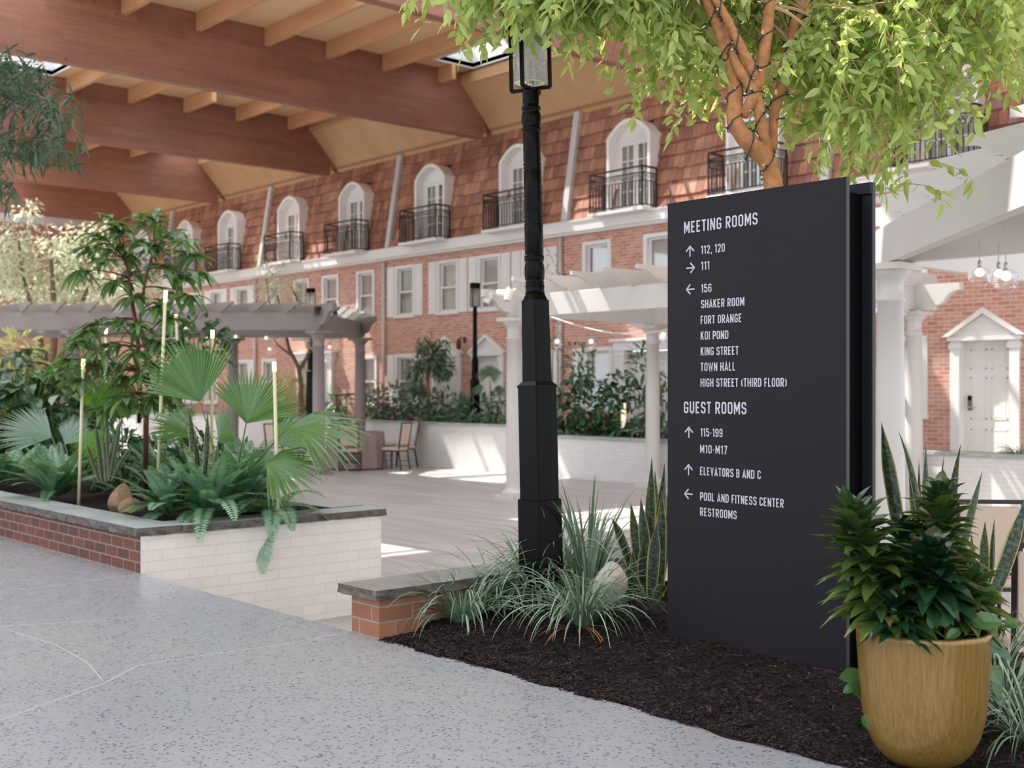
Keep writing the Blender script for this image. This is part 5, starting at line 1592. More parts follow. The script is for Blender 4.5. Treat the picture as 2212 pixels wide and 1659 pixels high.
def fern(lab, base, fronds, Lp=0.075, mat=None, group=None):
    """fronds: (dx, dy, rise, droop, length)"""
    o = thing('sword_fern', lab, 'fern', base, group=group)
    mr = MB(); ml = MB()
    for dx, dy, rise, droop, L in fronds:
        h = Vector((dx, dy, 0)).normalized(); v = (h+Vector((0,0,rise))).normalized(); p = Vector((0,0,0)); pts = [p.copy()]; N = 16
        for k in range(N):
            v = (v+Vector((0,0,-droop*0.16))).normalized(); p = p+v*(L/N); pts.append(p.copy())
        mr.tube([tuple(q) for q in pts], [0.0035*(1-k/(N+4)) for k in range(N+1)], 4)
        side = Vector((-h.y, h.x, 0)); P = []; D = []; LL = []; WW_ = []; UU = []
        npn = 26
        for k in range(npn):
            t = 0.12+0.88*k/npn; f = t*N; j = min(int(f), N-1); q = pts[j].lerp(pts[j+1], f-j); ax = (pts[j+1]-pts[j]).normalized(); up = side.cross(ax)*-1
            if up.z < 0: up = -up
            s = math.sin(math.pi*min(1, 0.18+0.8*t))**0.75
            for sg_ in (-1, 1):
                P.append(tuple(q)); D.append(tuple(side*sg_+ax*0.38+up*0.12)); LL.append(max(0.012, Lp*s*random.uniform(0.9,1.08))); WW_.append(0.025*(0.5+0.5*s)); UU.append(tuple(up))
        ml.leaves(P, D, LL, WW_, bend=0.14, nl=3, prof='lance', fold=0.06, U=UU, rnd=np.clip(random.random()+RNG.normal(0,0.12,len(P)),0,1))
    mr.build('rachis', M['stalk'], o); ml.build('leaflets', mat or M['leaf_fern'], o)
    return o
def auto_fronds(n, L, rise=(0.5,1.6), droop=(0.6,1.2), bias=None):
    out = []
    for i in range(n):
        a = 2*math.pi*(i+random.random()*0.7)/n
        dx, dy = math.cos(a), math.sin(a)
        if bias: dx += bias[0]; dy += bias[1]
        out.append((dx, dy, random.uniform(*rise), random.uniform(*droop), L*random.uniform(0.75,1.15)))
    return out
def fan_palm(lab, base, fans, mat=None, group=None):
    """fans: hastula point, pointing direction, face normal, radius, half angle, droop"""
    o = thing('fan_palm', lab, 'palm', base, group=group)
    B = Vector(base)
    for hp, ax, nrm, rad, half, droop in fans:
        hp = Vector(hp)-B; ax = Vector(ax).normalized(); nrm = Vector(nrm); nrm = (nrm-ax*nrm.dot(ax)).normalized(); sd = ax.cross(nrm)
        m = MB(); m.tube(bez((random.uniform(-.04,.04), random.uniform(-.04,.04), 0), hp, 0.1, 8), [0.008-0.0004*k for k in range(9)], 6)
        stk = m.build('leaf_stalk', M['stalk'], o, smooth=True)
        m = MB(); ns = 30
        for k in range(ns):
            th = R(-half+2*half*(k+0.5)/ns); dr = ax*math.cos(th)+sd*math.sin(th); tn = -ax*math.sin(th)+sd*math.cos(th)
            L = rad*(0.82+0.18*math.cos(th))*random.uniform(0.94,1.04); hw = L*math.tan(R(half/ns))*1.06
            pts = []; ws = []; dz = random.uniform(0.7,1.3)*droop
            for q in range(9):
                u = q/8; p = hp+dr*(L*u)+nrm*(0.10*L*u*u*math.cos(th*0.8))+Vector((0,0,-dz*L*max(0,u-0.35)**1.6))
                pts.append(tuple(p)); ws.append(max(0.002, 2*hw*u if u < 0.66 else 2*hw*0.66*max(0.0, 1-((u-0.66)/0.34))**0.8))
            m.ribbon(pts, ws, side=tuple(tn), rnd=random.random()*0.6+0.2, fold=0.55 if k % 2 else 0.45)
        m.build('fan_blade', mat or M['leaf_palm'], stk)
    return o

# ---------------------------------------------------------------- narrow-leaf fig tree in the long planter
TB = at_y(314, 1000, 4.75); TB.z = 0.3
tr = thing('narrow_leaf_fig_tree', 'young fig tree with long drooping leaves rising from the long planter', 'tree', TB)
def ap(px, py, dd=0.0): return at(px, py, 10.35+dd)
TR1 = [tuple(TB+Vector((0,0,-0.05)))]+[tuple(ap(*q)) for q in ((316,900),(303,850),(298,800),(299,750),(292,690),(284,645),(279,600),(270,560))]
TR2 = [tuple(ap(*q)) for q in ((297,720),(306,670),(311,620),(320,580),(332,545))]
m = MB(); m.tube(local(tr, TR1), [0.026,0.024,0.022,0.021,0.02,0.018,0.016,0.013,0.01], 9); m.tube(local(tr, TR2), [0.016,0.015,0.013,0.012,0.009], 8)
m.build('trunk', M['bark_red'], tr, smooth=True)
tips = [(305,470),(335,455),(262,492),(375,498),(425,552),(405,520),(205,505),(180,532),(165,585),(218,560),(272,535),(332,528),(300,588),(362,575),(240,615),(398,600),(290,640),(355,655),(378,690),(388,640),(415,640),(345,490),(240,470),(440,590),(300,520),(225,525),
        (192,702),(152,742),(133,775),(182,785),(232,742),(252,785),(212,832),(155,825),(292,765),(242,698),(120,800),(200,760),(170,720),
        (332,785),(392,742),(418,765),(382,812),(358,850),(330,862),(395,882),(270,862),(215,885),(345,735),(300,700),(262,820),(310,815),(405,845),(240,860)]
trunk_pts = [Vector(p) for p in TR1[2:]+TR2]
m = MB(); P = []; D = []; UU = []
for px, py in tips:
    e = ap(px, py, random.uniform(-0.45, 0.45))
    cand = [q for q in trunk_pts if q.z < e.z+0.12] or trunk_pts[:2]
    s = min(cand, key=lambda q: (q-e).length)
    bz = bez(s, e, 0.06, 6)
    m.tube(local(tr, bz), [0.008-0.0008*k for k in range(7)], 5)
    out = (e-s).normalized()
    for k in range(random.randint(15, 20)):
        a = k*2.4+random.random(); h = Vector((math.cos(a), math.sin(a), random.uniform(-0.35, 0.55)))
        back = random.random()*0.14
        P.append(tuple(e-out*back-Vector(tr.location))); D.append(tuple(h+out*0.45)); UU.append((h.x*0.3, h.y*0.3, 1.0))
m.build('branches', M['bark_red'], tr, smooth=True)
n = len(P); m = MB()
m.leaves(P, D, RNG.uniform(0.14, 0.23, n), RNG.uniform(0.044, 0.066, n), bend=RNG.uniform(0.25, 0.9, n), nl=6, prof='lance', fold=0.16, U=UU)
m.build('foliage', M['leaf_alii'], tr)
# the yellowed leaf caught at a rod's tip is one of the tree's own
e = at_y(178, 792, 3.95)
m = MB(); m.leaves([tuple(e-TB+Vector((0,0,0.07)))]*3, [(0.2,0,-1),(-0.25,0.1,-1),(0.5,0,-0.8)], 0.13, 0.045, nl=5, bend=0.1, U=[(0,-1,0.1)]*3)
yl = leaf_mat('yellowed_leaf', C(196,176,20), C(226,206,40), C(230,210,30), 0.35)
tag(m.build('yellowed_leaf', yl, tr), 'yellowed leaves')

# ---------------------------------------------------------------- rest of the long planter
def pl_pt(px, py, Y): p = at_y(px, py, Y); p.z = max(p.z, 0.29); return p
f_base = Vector(at_y(455, 1085, 4.25)); f_base.z = 0.31
fern('big silvery-green fern spilling over the coping at the corner of the long planter', f_base, auto_fronds(44, 0.62, (0.7,3.0), (0.25,0.6))+[(1,-0.7,0.9,0.75,0.7),(0.6,-0.9,0.8,0.7,0.6),(0.9,-0.2,1.2,0.7,0.74)], 0.085)
q = at_y(590, 1060, 4.7); q.z = 0.29
fern('fern at the end of the long planter whose frond hangs over the painted wall', q, [(1.0,-0.6,1.0,0.85,0.6),(0.9,-0.2,1.1,0.8,0.55),(0.2,-0.9,1.2,0.8,0.55),(-0.6,-0.6,1.3,0.7,0.5),(0.5,0.6,1.2,0.8,0.5),(-0.8,0.3,1.2,0.8,0.5),(1.0,-0.9,0.5,1.2,0.62),(0.0,1.0,1.2,0.8,0.5),(0.5,-1,1.6,0.8,0.6),(-0.5,-1,1.2,0.9,0.55),(0.9,0.3,1.8,0.7,0.6),(-1,-0.2,1.0,0.9,0.55)], 0.09)
q = at_y(120, 1050, 4.0); q.z = 0.29
fern('fern farther along the long planter, left of the nearest glowing rod', q, auto_fronds(40, 0.62, (0.7,2.8), (0.25,0.6)), 0.08)
q = at_y(20, 1020, 4.2); q.z = 0.29
fern('bright-green fern at the left edge of the picture', q, auto_fronds(26, 0.66, (0.7,2.4), (0.3,0.6)), 0.085)
q = at_y(350, 1030, 4.9); q.z = 0.29
fern('fern at the foot of the fig trunk', q, auto_fronds(30, 0.56, (0.8,2.8), (0.25,0.55)), 0.075)
q = at_y(545, 1010, 5.0); q.z = 0.29
fern('upright dark fern among the fan palm stalks', q, auto_fronds(34, 0.66, (0.9,3.0), (0.25,0.5)), 0.08)

pb = at_y(490, 1040, 4.75); pb.z = 0.29
def fa(px, py, d): return at(px, py, d)
cam_r = Vector((FY, -FX, 0)); cam_f = Vector((FX, FY, 0)); UPV = Vector((0,0,1))
def ia(deg, fwd=0.0): return cam_r*math.cos(R(deg))+UPV*math.sin(R(deg))+cam_f*fwd
fan_palm('large fan palm with a broad upright leaf in the middle of the long planter', pb, [
    (fa(432,868,9.5), ia(112), -cam_f, 0.56, 58, 0.05), (fa(532,915,9.3), ia(72, 0.2), -cam_f+UPV*0.3, 0.50, 62, 0.25),
    (fa(622,925,8.9), ia(8, -0.1), UPV-cam_f*0.5, 0.66, 55, 0.75), (fa(575,1000,8.8), ia(-8, -0.1), UPV*0.8-cam_f*0.6, 0.42, 70, 0.5),
    (fa(345,925,9.6), ia(25, 0.1), UPV-cam_f*0.4, 0.38, 60, 0.15), (fa(420,940,9.4), ia(150, -0.2), UPV-cam_f*0.5, 0.42, 60, 0.4),
    (fa(590,960,9.2), ia(40, 0.2), UPV-cam_f*0.8, 0.40, 60, 0.35), (fa(470,955,9.2), ia(60,-0.3), UPV-cam_f*0.7, 0.34, 62, 0.3)])
q = at_y(150, 1020, 4.3); q.z = 0.29
fan_palm('fan palm with a flat grey-green leaf at the left of the long planter', q, [(fa(112,945,11.2), ia(158, -0.15), UPV-cam_f*0.6, 0.52, 60, 0.25), (fa(140,960,11.3), ia(60, 0.3), UPV-cam_f*0.5, 0.36, 60, 0.3)], leaf_mat('glare_grey_fan_leaf', C(84,112,92), C(150,170,154), C(140,180,90), 0.2, 0.3))  # grey of this leaf is shiny glare put into its colour
q = at_y(262, 1000, 5.1); q.z = 0.29
fan_palm('bright-green fan palm behind the nearest glowing rod', q, [(fa(240,900,10.6), ia(100), -cam_f, 0.40, 52, 0.1), (fa(262,905,10.7), ia(70, 0.1), -cam_f+UPV*0.3, 0.34, 50, 0.15), (fa(235,930,10.6), ia(215,-0.2), -cam_f+UPV, 0.36, 50, 0.4)], leaf_mat('bright_fan_leaf', C(70,120,30), C(120,170,50), C(150,200,50), 0.4, 0.35))
q = at_y(228, 1030, 4.3); q.z = 0.29
def sb(pts):
    return [(at(*a), at(*b), w, bow) for a, b, w, bow in pts]
d_ = 10.3
snake_plant('snake plant with yellow-edged blades beside the upright brown rock', q, sb([((222,1040,d_),(205,905,d_),1.0,(0,0,0)),((228,1040,d_),(232,890,d_),1.0,(0.02,0,0)),((236,1040,d_),(262,905,d_),1.0,(0,0,0)),((215,1040,d_),(188,960,d_),0.9,(-0.05,0,0.05)),((242,1040,d_),(290,960,d_),0.9,(0.05,0,0.1)),((230,1040,d_-0.1),(222,930,d_-0.1),1.0,(0,0,0)),((225,1042,d_),(250,935,d_+0.1),1.0,(0,0,0.05))]), 0.042)
q = at_y(420, 1060, 4.5); q.z = 0.29
snake_plant('snake plant with dark twisted blades between the fan palm and the fern', q, sb([((425,1050,9.2),(408,880,9.2),1.2,(0,0,0.05)),((440,1050,9.1),(448,890,9.1),1.0,(0.04,0,0.05)),((432,1050,9.2),(420,940,9.0),1.0,(0,0,0)),((445,1050,9.1),(470,960,9.1),0.9,(0.05,0,0)),((428,1050,9.2),(392,950,9.2),0.9,(0,0,0.05))]), 0.045)
q = at_y(365, 1070, 4.05); q.z = 0.31
fern('silvery fern in front of the fig trunk, right of the brown rocks', q, auto_fronds(34, 0.55, (0.6,2.6), (0.3,0.65)), 0.08)
q = at_y(505, 1080, 4.5); q.z = 0.31
fern('fern crowding behind the big corner fern', q, auto_fronds(34, 0.6, (0.7,3.0), (0.25,0.6)), 0.085)
for px, py, rr3, lab in ((262,968,(0.35,0.3,0.28),'dark leafy shrub behind the snake plant in the long planter'),(352,975,(0.4,0.3,0.26),'dark leafy shrub behind the fig trunk'),(448,960,(0.4,0.3,0.3),'dark leafy shrub behind the fan palm stalks'),(520,975,(0.3,0.25,0.24),'low dark shrub at the back of the long planter near its end')):
    p = at_y(px, py, 5.15)
    shrub('understory_shrub', lab, 'shrub', (p.x, p.y, 0.29), [((p.x,p.y,0.29+rr3[2]*0.9), rr3)], M['leaf_dark'], 0.16, 0.055, 300, 4)
# broad-leaved lilies at the left
def broad_plant(lab, base, n, L, W, up=(0.25, 1.2), mat=None, spathes=()):
    o = thing('peace_lily', lab, 'plant', base)
    ms = MB(); P = []; D = []
    for i in range(n):
        a = random.random()*2*math.pi; h = random.uniform(*up); r = random.uniform(0.05, 0.55)
        e = Vector((math.cos(a)*r, math.sin(a)*r, h))
        ms.tube(bez((0,0,-0.03), e, 0.12, 5), 0.005, 4, cap=False); P.append(tuple(e)); D.append((math.cos(a), math.sin(a), random.uniform(-0.3, 0.5)))
    ms.build('stalks', M['stalk'], o)
    m = MB(); m.leaves(P, D, RNG.uniform(0.7,1.2,n)*L, RNG.uniform(0.8,1.2,n)*W, bend=RNG.uniform(0.2,0.7,n), nl=5, prof='lance', fold=0.12); m.build('leaves', mat or M['leaf_dark'], o)
    for px, py, dd in spathes:
        p = at(px, py, dd)-Vector(base); m = MB(); m.leaves([tuple(p)], [(0.5,0.3,0.9)], 0.17, 0.11, bend=0.2, nl=5, prof='ovate', fold=0.35); m.build('flower', M['petal'], o)
    return o
q = at_y(45, 1030, 4.9); q.z = 0.29
broad_plant('tall broad-leaved peace lily with one white flower at the left edge', q, 190, 0.34, 0.16, (0.15, 1.25), spathes=((112,876,12.2),))
q = at_y(120, 1010, 5.1); q.z = 0.29
broad_plant('lower glossy peace lily behind the flat grey-green palm leaf', q, 120, 0.3, 0.12, (0.1, 0.85))
q = at_y(40, 900, 5.3); q.z = 0.3
broad_plant('dark glossy-leaved plant standing above the peace lilies', q+Vector((-0.3,0.1,0)), 60, 0.28, 0.13, (0.9, 1.5))
p = at(30, 770, 16.5)
shrub('yellow_green_shrub', 'yellow-green shrub at the left edge under the taupe pergola', 'shrub', (p.x, p.y, ZD), [((p.x, p.y, p.z), (0.42,0.42,0.35)), ((p.x-0.2, p.y, p.z-0.5), (0.5,0.45,0.5))], M['leaf_yellow'], 0.2, 0.07, 300, 5)
# dim green shrubs behind the planter
for px, py, dd, rr3, lab in ((150,965,16.0,(0.6,0.6,0.45),'dark green shrub low behind the long planter, left of the first taupe column'),(200,850,16.0,(0.35,0.35,0.6),'dark upright shrub in front of the first taupe column'),(410,740,20.0,(0.7,0.7,0.5),'dark round shrub behind the fan palm leaf')):
    p = at(px, py, dd)
    shrub('evergreen_shrub', lab, 'shrub', (p.x, p.y, ZD), [((p.x,p.y,p.z), rr3)], M['leaf_dark'], 0.2, 0.08, 320, 4)

# ---------------------------------------------------------------- dark drooping branch at top left
wb = Vector((-15.7, 4.5, 0.28))
wt = thing('willow_leaf_fig_tree', 'dark-leaved tree whose branches hang into the upper left corner', 'tree', wb)
m = MB()
trunk = [tuple(wb+Vector(v)) for v in ((0,0,-0.05),(0.05,0,1.2),(-0.05,-0.1,2.4),(0.1,-0.2,3.4),(0.3,-0.3,4.4),(0.5,-0.4,5.2))]
m.tube(local(wt, trunk), [0.11,0.1,0.09,0.08,0.06,0.03], 9); m.build('trunk', M['bark_grey'], wt, smooth=True)
m = MB(); P = []; D = []
ends = [(40,150),(95,165),(140,200),(170,235),(120,260),(60,230),(20,180),(150,300),(125,330),(85,300),(40,300),(15,270),(60,200),(105,215),(20,420),(5,390),(160,270),(30,120),(75,135),(0,220),(135,240),(175,330),(0,330)]
for px, py in ends:
    e = at(px, py, random.uniform(10.6, 11.8)); s = Vector(trunk[-2 if py < 250 else -3])
    bz = bez(s, e, 0.35, 10); m.tube(local(wt, bz), [0.016-0.0013*k for k in range(11)], 5)
    for k in range(46):
        t = random.uniform(0.72, 1.0)*10; j = min(int(t), 9); q = Vector(bz[j]).lerp(Vector(bz[j+1]), t-j)+Vector((random.uniform(-.16,.16), random.uniform(-.16,.16), random.uniform(-.14,.1)))
        P.append(tuple(q-wb)); D.append((random.uniform(-1,1), random.uniform(-1,1), random.uniform(-1.1,0.1)))
m.build('branches', M['bark_grey'], wt, smooth=True)
n = len(P); m = MB(); m.leaves(P, D, RNG.uniform(0.12,0.2,n), RNG.uniform(0.018,0.03,n), bend=RNG.uniform(0.1,0.5,n), nl=4, prof='lance', U=rnd_dirs(n,0,1)); m.build('foliage', M['leaf_willow'], wt)

# ---------------------------------------------------------------- far garden
def far_tree(name, lab, base, trunks, balls, mat, L, W, n, down=0.3, bark=None):
    o = thing(name, lab, 'tree', base); b = Vector(base)
    m = MB()
    for pts, r0, r1 in trunks:
        k = len(pts); m.tube(local(o, [tuple(p) for p in pts]), [r0+(r1-r0)*i/(k-1) for i in range(k)], 8)
    m.build('trunk', bark or M['bark_grey'], o, smooth=True)
    m = MB(); tot = sum(r[0]*r[2] for _, r in balls)
    for c, r in balls:
        lm = leaf_ball(o, Vector(c)-b, r, max(10, int(n*r[0]*r[2]/tot)), L, W, mat, shell=0.1, down=down)
        off = m.n
        for v, f, a in zip(lm.V, lm.F, lm.A): m.V.append(v); m.F.append(f+off); m.A.append(a); m.n += len(v); m.has = True
    m.build('foliage', mat, o)
    return o
c0 = at(110, 560, 31.5)
b0_ = (c0.x, c0.y, ZD)
balls = []
for px, py, r in ((40,520,0.9),(120,570,1.1),(200,560,0.9),(20,600,1.0),(170,610,1.0),(75,620,1.0),(250,620,0.8),(60,460,0.4),(210,500,0.5),(140,520,0.7),(290,640,0.7),(0,560,0.9),(330,600,0.5),(100,660,0.9),(200,660,0.9),(70,440,0.25)):
    balls.append((tuple(at(px, py, 31.5+random.uniform(-1.2,1.2))), (r, r, r*0.75)))
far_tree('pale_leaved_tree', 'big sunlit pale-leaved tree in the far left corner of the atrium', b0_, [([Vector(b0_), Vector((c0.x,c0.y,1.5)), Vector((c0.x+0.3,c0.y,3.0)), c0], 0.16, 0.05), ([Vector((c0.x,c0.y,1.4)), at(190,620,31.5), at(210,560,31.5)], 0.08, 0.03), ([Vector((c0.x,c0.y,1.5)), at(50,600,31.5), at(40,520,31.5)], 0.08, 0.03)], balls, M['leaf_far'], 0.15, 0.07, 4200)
tb2 = at(651, 886, 28.6)
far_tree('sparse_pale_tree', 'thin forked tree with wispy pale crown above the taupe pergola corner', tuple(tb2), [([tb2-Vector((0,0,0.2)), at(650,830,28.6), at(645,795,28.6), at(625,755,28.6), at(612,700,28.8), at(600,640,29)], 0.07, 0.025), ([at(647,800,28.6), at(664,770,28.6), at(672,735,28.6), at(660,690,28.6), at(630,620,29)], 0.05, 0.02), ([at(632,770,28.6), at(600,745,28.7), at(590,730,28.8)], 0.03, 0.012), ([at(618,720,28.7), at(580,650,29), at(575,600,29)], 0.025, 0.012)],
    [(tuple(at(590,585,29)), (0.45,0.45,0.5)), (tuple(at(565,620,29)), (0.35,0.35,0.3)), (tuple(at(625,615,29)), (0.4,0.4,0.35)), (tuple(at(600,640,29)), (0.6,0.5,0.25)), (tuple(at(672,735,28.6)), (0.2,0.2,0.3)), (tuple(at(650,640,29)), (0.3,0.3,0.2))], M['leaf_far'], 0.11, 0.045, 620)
def bd(px, Y=16.98): return Y/(FY-(px-1106)/2572*FX)
D3 = bd(927)
tb3 = at(927, 905, D3)
far_tree('small_fig_tree', 'small round-headed fig tree in the court bed before the white pedimented doors', tuple(tb3), [([tb3-Vector((0,0,0.25)), at(926,850,D3), at(922,800,D3), at(925,770,D3)], 0.035, 0.02), ([at(924,820,D3), at(935,780,D3)], 0.025, 0.015)],
    [(tuple(at(930,770,D3)), (0.42,0.4,0.3)), (tuple(at(900,800,D3)), (0.32,0.32,0.3)), (tuple(at(950,790,D3)), (0.35,0.35,0.3)), (tuple(at(920,745,D3)), (0.3,0.3,0.22)), (tuple(at(955,750,D3)), (0.22,0.22,0.2)), (tuple(at(960,800,D3)), (0.25,0.25,0.2))], M['leaf_shrub'], 0.14, 0.055, 900)
BEDS = [(572,860,29.2,0.5,0.5,'leaf_yellow','yellow-green croton at the left of the far bed','croton'),(605,850,29.0,0.55,0.62,'leaf_yellow','tall pale croton before the plain window of the far bed','croton'),(640,860,28.8,0.5,0.55,'leaf_yellow','yellow croton around the foot of the thin forked tree','croton'),(662,845,28.9,0.25,0.6,'leaf_yellow','slim yellow croton between the forked tree and the column','croton'),
        (540,875,29.5,0.4,0.4,'leaf_yellow','low variegated croton just right of the rear taupe column','croton'),(725,872,29.0,0.42,0.4,'leaf_shrub','green bush between the two right-hand taupe columns','shrub'),
        (810,870,27.6,0.5,0.45,'leaf_shrub','green shrub just right of the last taupe column','shrub'),(850,868,27.3,0.5,0.48,'leaf_shrub','green shrub under the curved handrail','shrub'),(888,878,27.0,0.45,0.42,'leaf_shrub','green shrub at the foot of the small fig tree','shrub'),(925,880,26.8,0.45,0.42,'leaf_shrub','bluish shrub right of the small fig trunk','shrub'),
        (960,880,26.4,0.45,0.4,'leaf_shrub','shrub before the first pedimented door','shrub'),(996,885,26.0,0.42,0.38,'leaf_shrub','shrub left of the distant lamp post foot','shrub'),(1035,890,25.6,0.42,0.38,'leaf_shrub','shrub right of the distant lamp post foot','shrub'),(1072,880,25.2,0.4,0.42,'leaf_shrub','shrub against the first white column','shrub'),
        (1225,880,23.8,0.4,0.5,'leaf_dark','dark shrub just right of the near lamp post','shrub'),(1268,875,23.4,0.55,0.62,'leaf_dark','large dark round-leaved shrub left of the lit bollard','shrub'),(1315,885,23.0,0.5,0.52,'leaf_dark','dark shrub touching the lit bollard','shrub'),(1378,900,22.6,0.4,0.4,'leaf_shrub','fern-like shrub right of the lit bollard','shrub'),(1425,880,22.2,0.4,0.6,'leaf_shrub','shrub against the left edge of the sign, in the court bed','shrub'),
        (1250,790,23.6,0.3,0.5,'leaf_shrub','tall slender shrub under the first globe light right of the lamp post','shrub'),(1392,800,22.8,0.34,0.55,'leaf_shrub','tall shrub before the first-floor shuttered window by the sign','shrub'),(1335,840,23.2,0.4,0.35,'leaf_dark','mid-height dark shrub above the bollard','shrub')]
for px, py, d, rx, rz, mt_, lab, cat in BEDS:
    p = at_y(px, py, 16.98); zb = 0.42 if px < 1150 else 0.28
    L, W = (0.24,0.05) if mt_ == 'leaf_yellow' else ((0.17,0.1) if mt_ == 'leaf_dark' else (0.2,0.07))
    shrub('croton' if cat == 'croton' else 'court_shrub', lab, cat, (p.x, p.y, zb), [((p.x,p.y,max(p.z, zb+0.15)), (rx, min(rx,0.32), rz)), ((p.x+0.15,p.y-0.05,zb+0.16), (rx*0.8,0.28,0.22))], M[mt_], L, W, int(190*(rx+rz)), 4, group='shrubs in the court bed')
# rhapis palms and a snake plant in the court bed
for px, py, d, lab in ((1058,812,25.5,'small fan palm rising beside the first white column'),(1010,880,25.2,'pale fan palm hanging over the wall below the distant lamp post'),(905,850,26.9,'fan palm spreading before the shuttered window of the court bed')):
    d = bd(px); b = at(px+4, 905, d); b.z = 0.45
    fan_palm(lab, b, [(at(px, py, d), ia(90+dx, random.uniform(-.3,.3)), UPV-cam_f*0.7, 0.34, 75, 0.5) for dx in (-70, 0, 60)]+[(at(px+12, py+25, d-0.2), ia(-20), UPV-cam_f*0.6, 0.3, 70, 0.6), (at(px-14, py+22, d), ia(200), UPV-cam_f*0.6, 0.3, 70, 0.6)], M['leaf_shrub'])
b = at(1006, 900, bd(1006)); b.z = 0.42
snake_plant('thin snake plant left of the distant lamp post', b, [(b+Vector((k*0.05,0,-0.02)), b+Vector((k*0.09,0,0.75+0.1*(k%2))), 0.8, (0,0,0)) for k in (-2,-1,0,1,2)], 0.05)
b = at(1190, 905, bd(1190)); b.z = 0.3
o = shrub('slender_tree', 'thin tall leafy plant rising behind the near lamp post', 'tree', (b.x, b.y, 0.3), [((b.x+0.1,b.y,3.4),(0.3,0.3,0.7)), ((b.x,b.y,2.4),(0.18,0.18,0.7))], M['leaf_shrub'], 0.16, 0.04, 120, 4)
b = at_y(2200, 965, 16.7); b.z = 0.3
grass_clump('lilyturf', 'small grassy plant on the court wall beside the right-hand door', b, 60, 0.4, 0.8, 0.014)

# ---------------------------------------------------------------- near bed: lilyturf, snake plants
def mp(px, py):
    p = at_z(px, py, 0.1)
    for _ in range(4): p = at_z(px, py, mz(p.x, p.y))
    return p
for px, py, n, L, sp, up, lab in ((1000,1342,130,0.50,0.95,0.95,'lilyturf clump nearest the low brick wall end'),(1258,1345,170,0.54,0.95,1.0,'lilyturf clump farthest forward, between lamp post and sign'),(1150,1292,170,0.58,1.1,0.9,'lilyturf clump directly in front of the lamp post'),
        (1235,1262,150,0.58,0.95,1.0,'lilyturf clump behind the frontmost one, right of the lamp post'),(1075,1300,110,0.52,1.1,0.8,'low lilyturf clump left of the lamp post, by the coping')):
    grass_clump('lilyturf', lab, mp(px, py), n, L, sp, 0.0095, up=up, group='lilyturf clumps in the near bed')
p = at(1270, 1195, 6.7); p.z = mz(p.x, min(p.y, 5.3))
grass_clump('lilyturf', 'tall upright lilyturf clump at the back, right of the lamp post base', p, 90, 0.66, 0.5, 0.014, up=1.5, group='lilyturf clumps in the near bed', droop=0.6)
p = at(1195, 1200, 6.75); p.z = mz(p.x, min(p.y, 5.3))
grass_clump('lilyturf', 'wispy lilyturf behind the lamp post', p, 90, 0.64, 0.85, 0.011, up=1.1, group='lilyturf clumps in the near bed')
# dry blades lying on the mulch
p = mp(1180, 1370)
grass_clump('dry_grass', 'dry tan grass blades lying on the mulch before the lilyturf', mp(1245, 1352), 16, 0.35, 1.0, 0.005, leaf_mat('dry_blade', C(150,96,62), C(190,140,96), C(180,130,80), 0.2), up=0.25, droop=1.2)
def blades(pts, d): return [(at(a[0], a[1], d+e), at(b[0], b[1], d+e+f), w, bow) for a, b, w, e, f, bow in pts]
b = mp(1405, 1292)
dS = b.x*FX+b.y*FY
snake_plant('cluster of yellow-edged snake plants at the left edge of the sign', b, blades([
    ((1398,1290),(1408,988),1.0,0,0,(0,0,0)),((1412,1290),(1436,1000),1.1,0.1,0,(0.02,0,0)),((1385,1290),(1322,1120),0.9,0,-0.1,(-0.02,0,0.12)),((1425,1290),(1430,1060),1.0,-0.1,0,(0,0,0)),((1392,1290),(1362,1085),1.0,0.05,0.1,(0,0,0)),
    ((1402,1290),(1384,1075),1.0,-0.05,0,(0,0,0)),((1420,1290),(1447,1040),1.0,0.2,0,(0.02,0,0)),((1375,1290),(1366,1190),0.8,-0.1,0,(0,0,0)),((1408,1292),(1419,1130),1.15,-0.15,0,(0,0,0)),((1430,1290),(1405,1100),1.0,0.15,0,(0,0,0)),
    ((1390,1292),(1352,1225),0.8,-0.15,-0.05,(-0.03,0,0.04)),((1415,1295),(1440,1268),0.9,-0.2,-0.05,(0,0,0.04)),((1400,1292),(1340,1262),0.6,-0.1,-0.1,(0,0,0.05)),((1385,1290),(1395,1150),1.0,-0.05,0,(0,0,0)),((1418,1290),(1415,1015),0.9,0.25,0,(0.01,0,0))], dS), 0.066)
b = at(2010, 1250, 5.45); b.z = mz(b.x, b.y)
snake_plant('tall yellow-edged snake plants behind the gold pot', b, blades([
    ((1962,1260),(1904,912),1.05,0.1,0,(-0.02,0,0.1)),((1995,1260),(1940,930),0.5,0,0,(0.06,0,0.1)),((2005,1260),(2000,960),0.75,0.1,0,(0,0,0)),((1985,1260),(1962,1000),0.7,0,0,(0.03,0,0)),((2030,1260),(2040,980),0.35,0,0,(-0.03,0,0)),
    ((2055,1260),(2076,958),0.7,0.1,0,(-0.05,0,0)),((2062,1260),(2122,1018),0.7,0,0,(0,0,0)),((2030,1260),(2035,1020),0.6,0.1,0,(0,0,0)),((1950,1260),(1962,1110),0.6,0.05,0,(0,0,0)),((1990,1260),(1985,990),0.4,0.2,0,(0,0,0))], 5.45), 0.062)
b = at(2150, 1300, 5.15); b.z = mz(b.x, b.y)
snake_plant('snake plant leaning out to the right edge behind the pot', b, blades([((2140,1300),(2222,1062),1.15,0,0,(0.0,0,-0.08)),((2125,1300),(2128,1125),0.7,0.05,0,(0,0,0)),((2142,1290),(2148,1120),0.5,0.1,0,(0,0,0)),((2110,1300),(2098,1150),0.5,0.1,0,(0,0,0))], 5.15), 0.062)
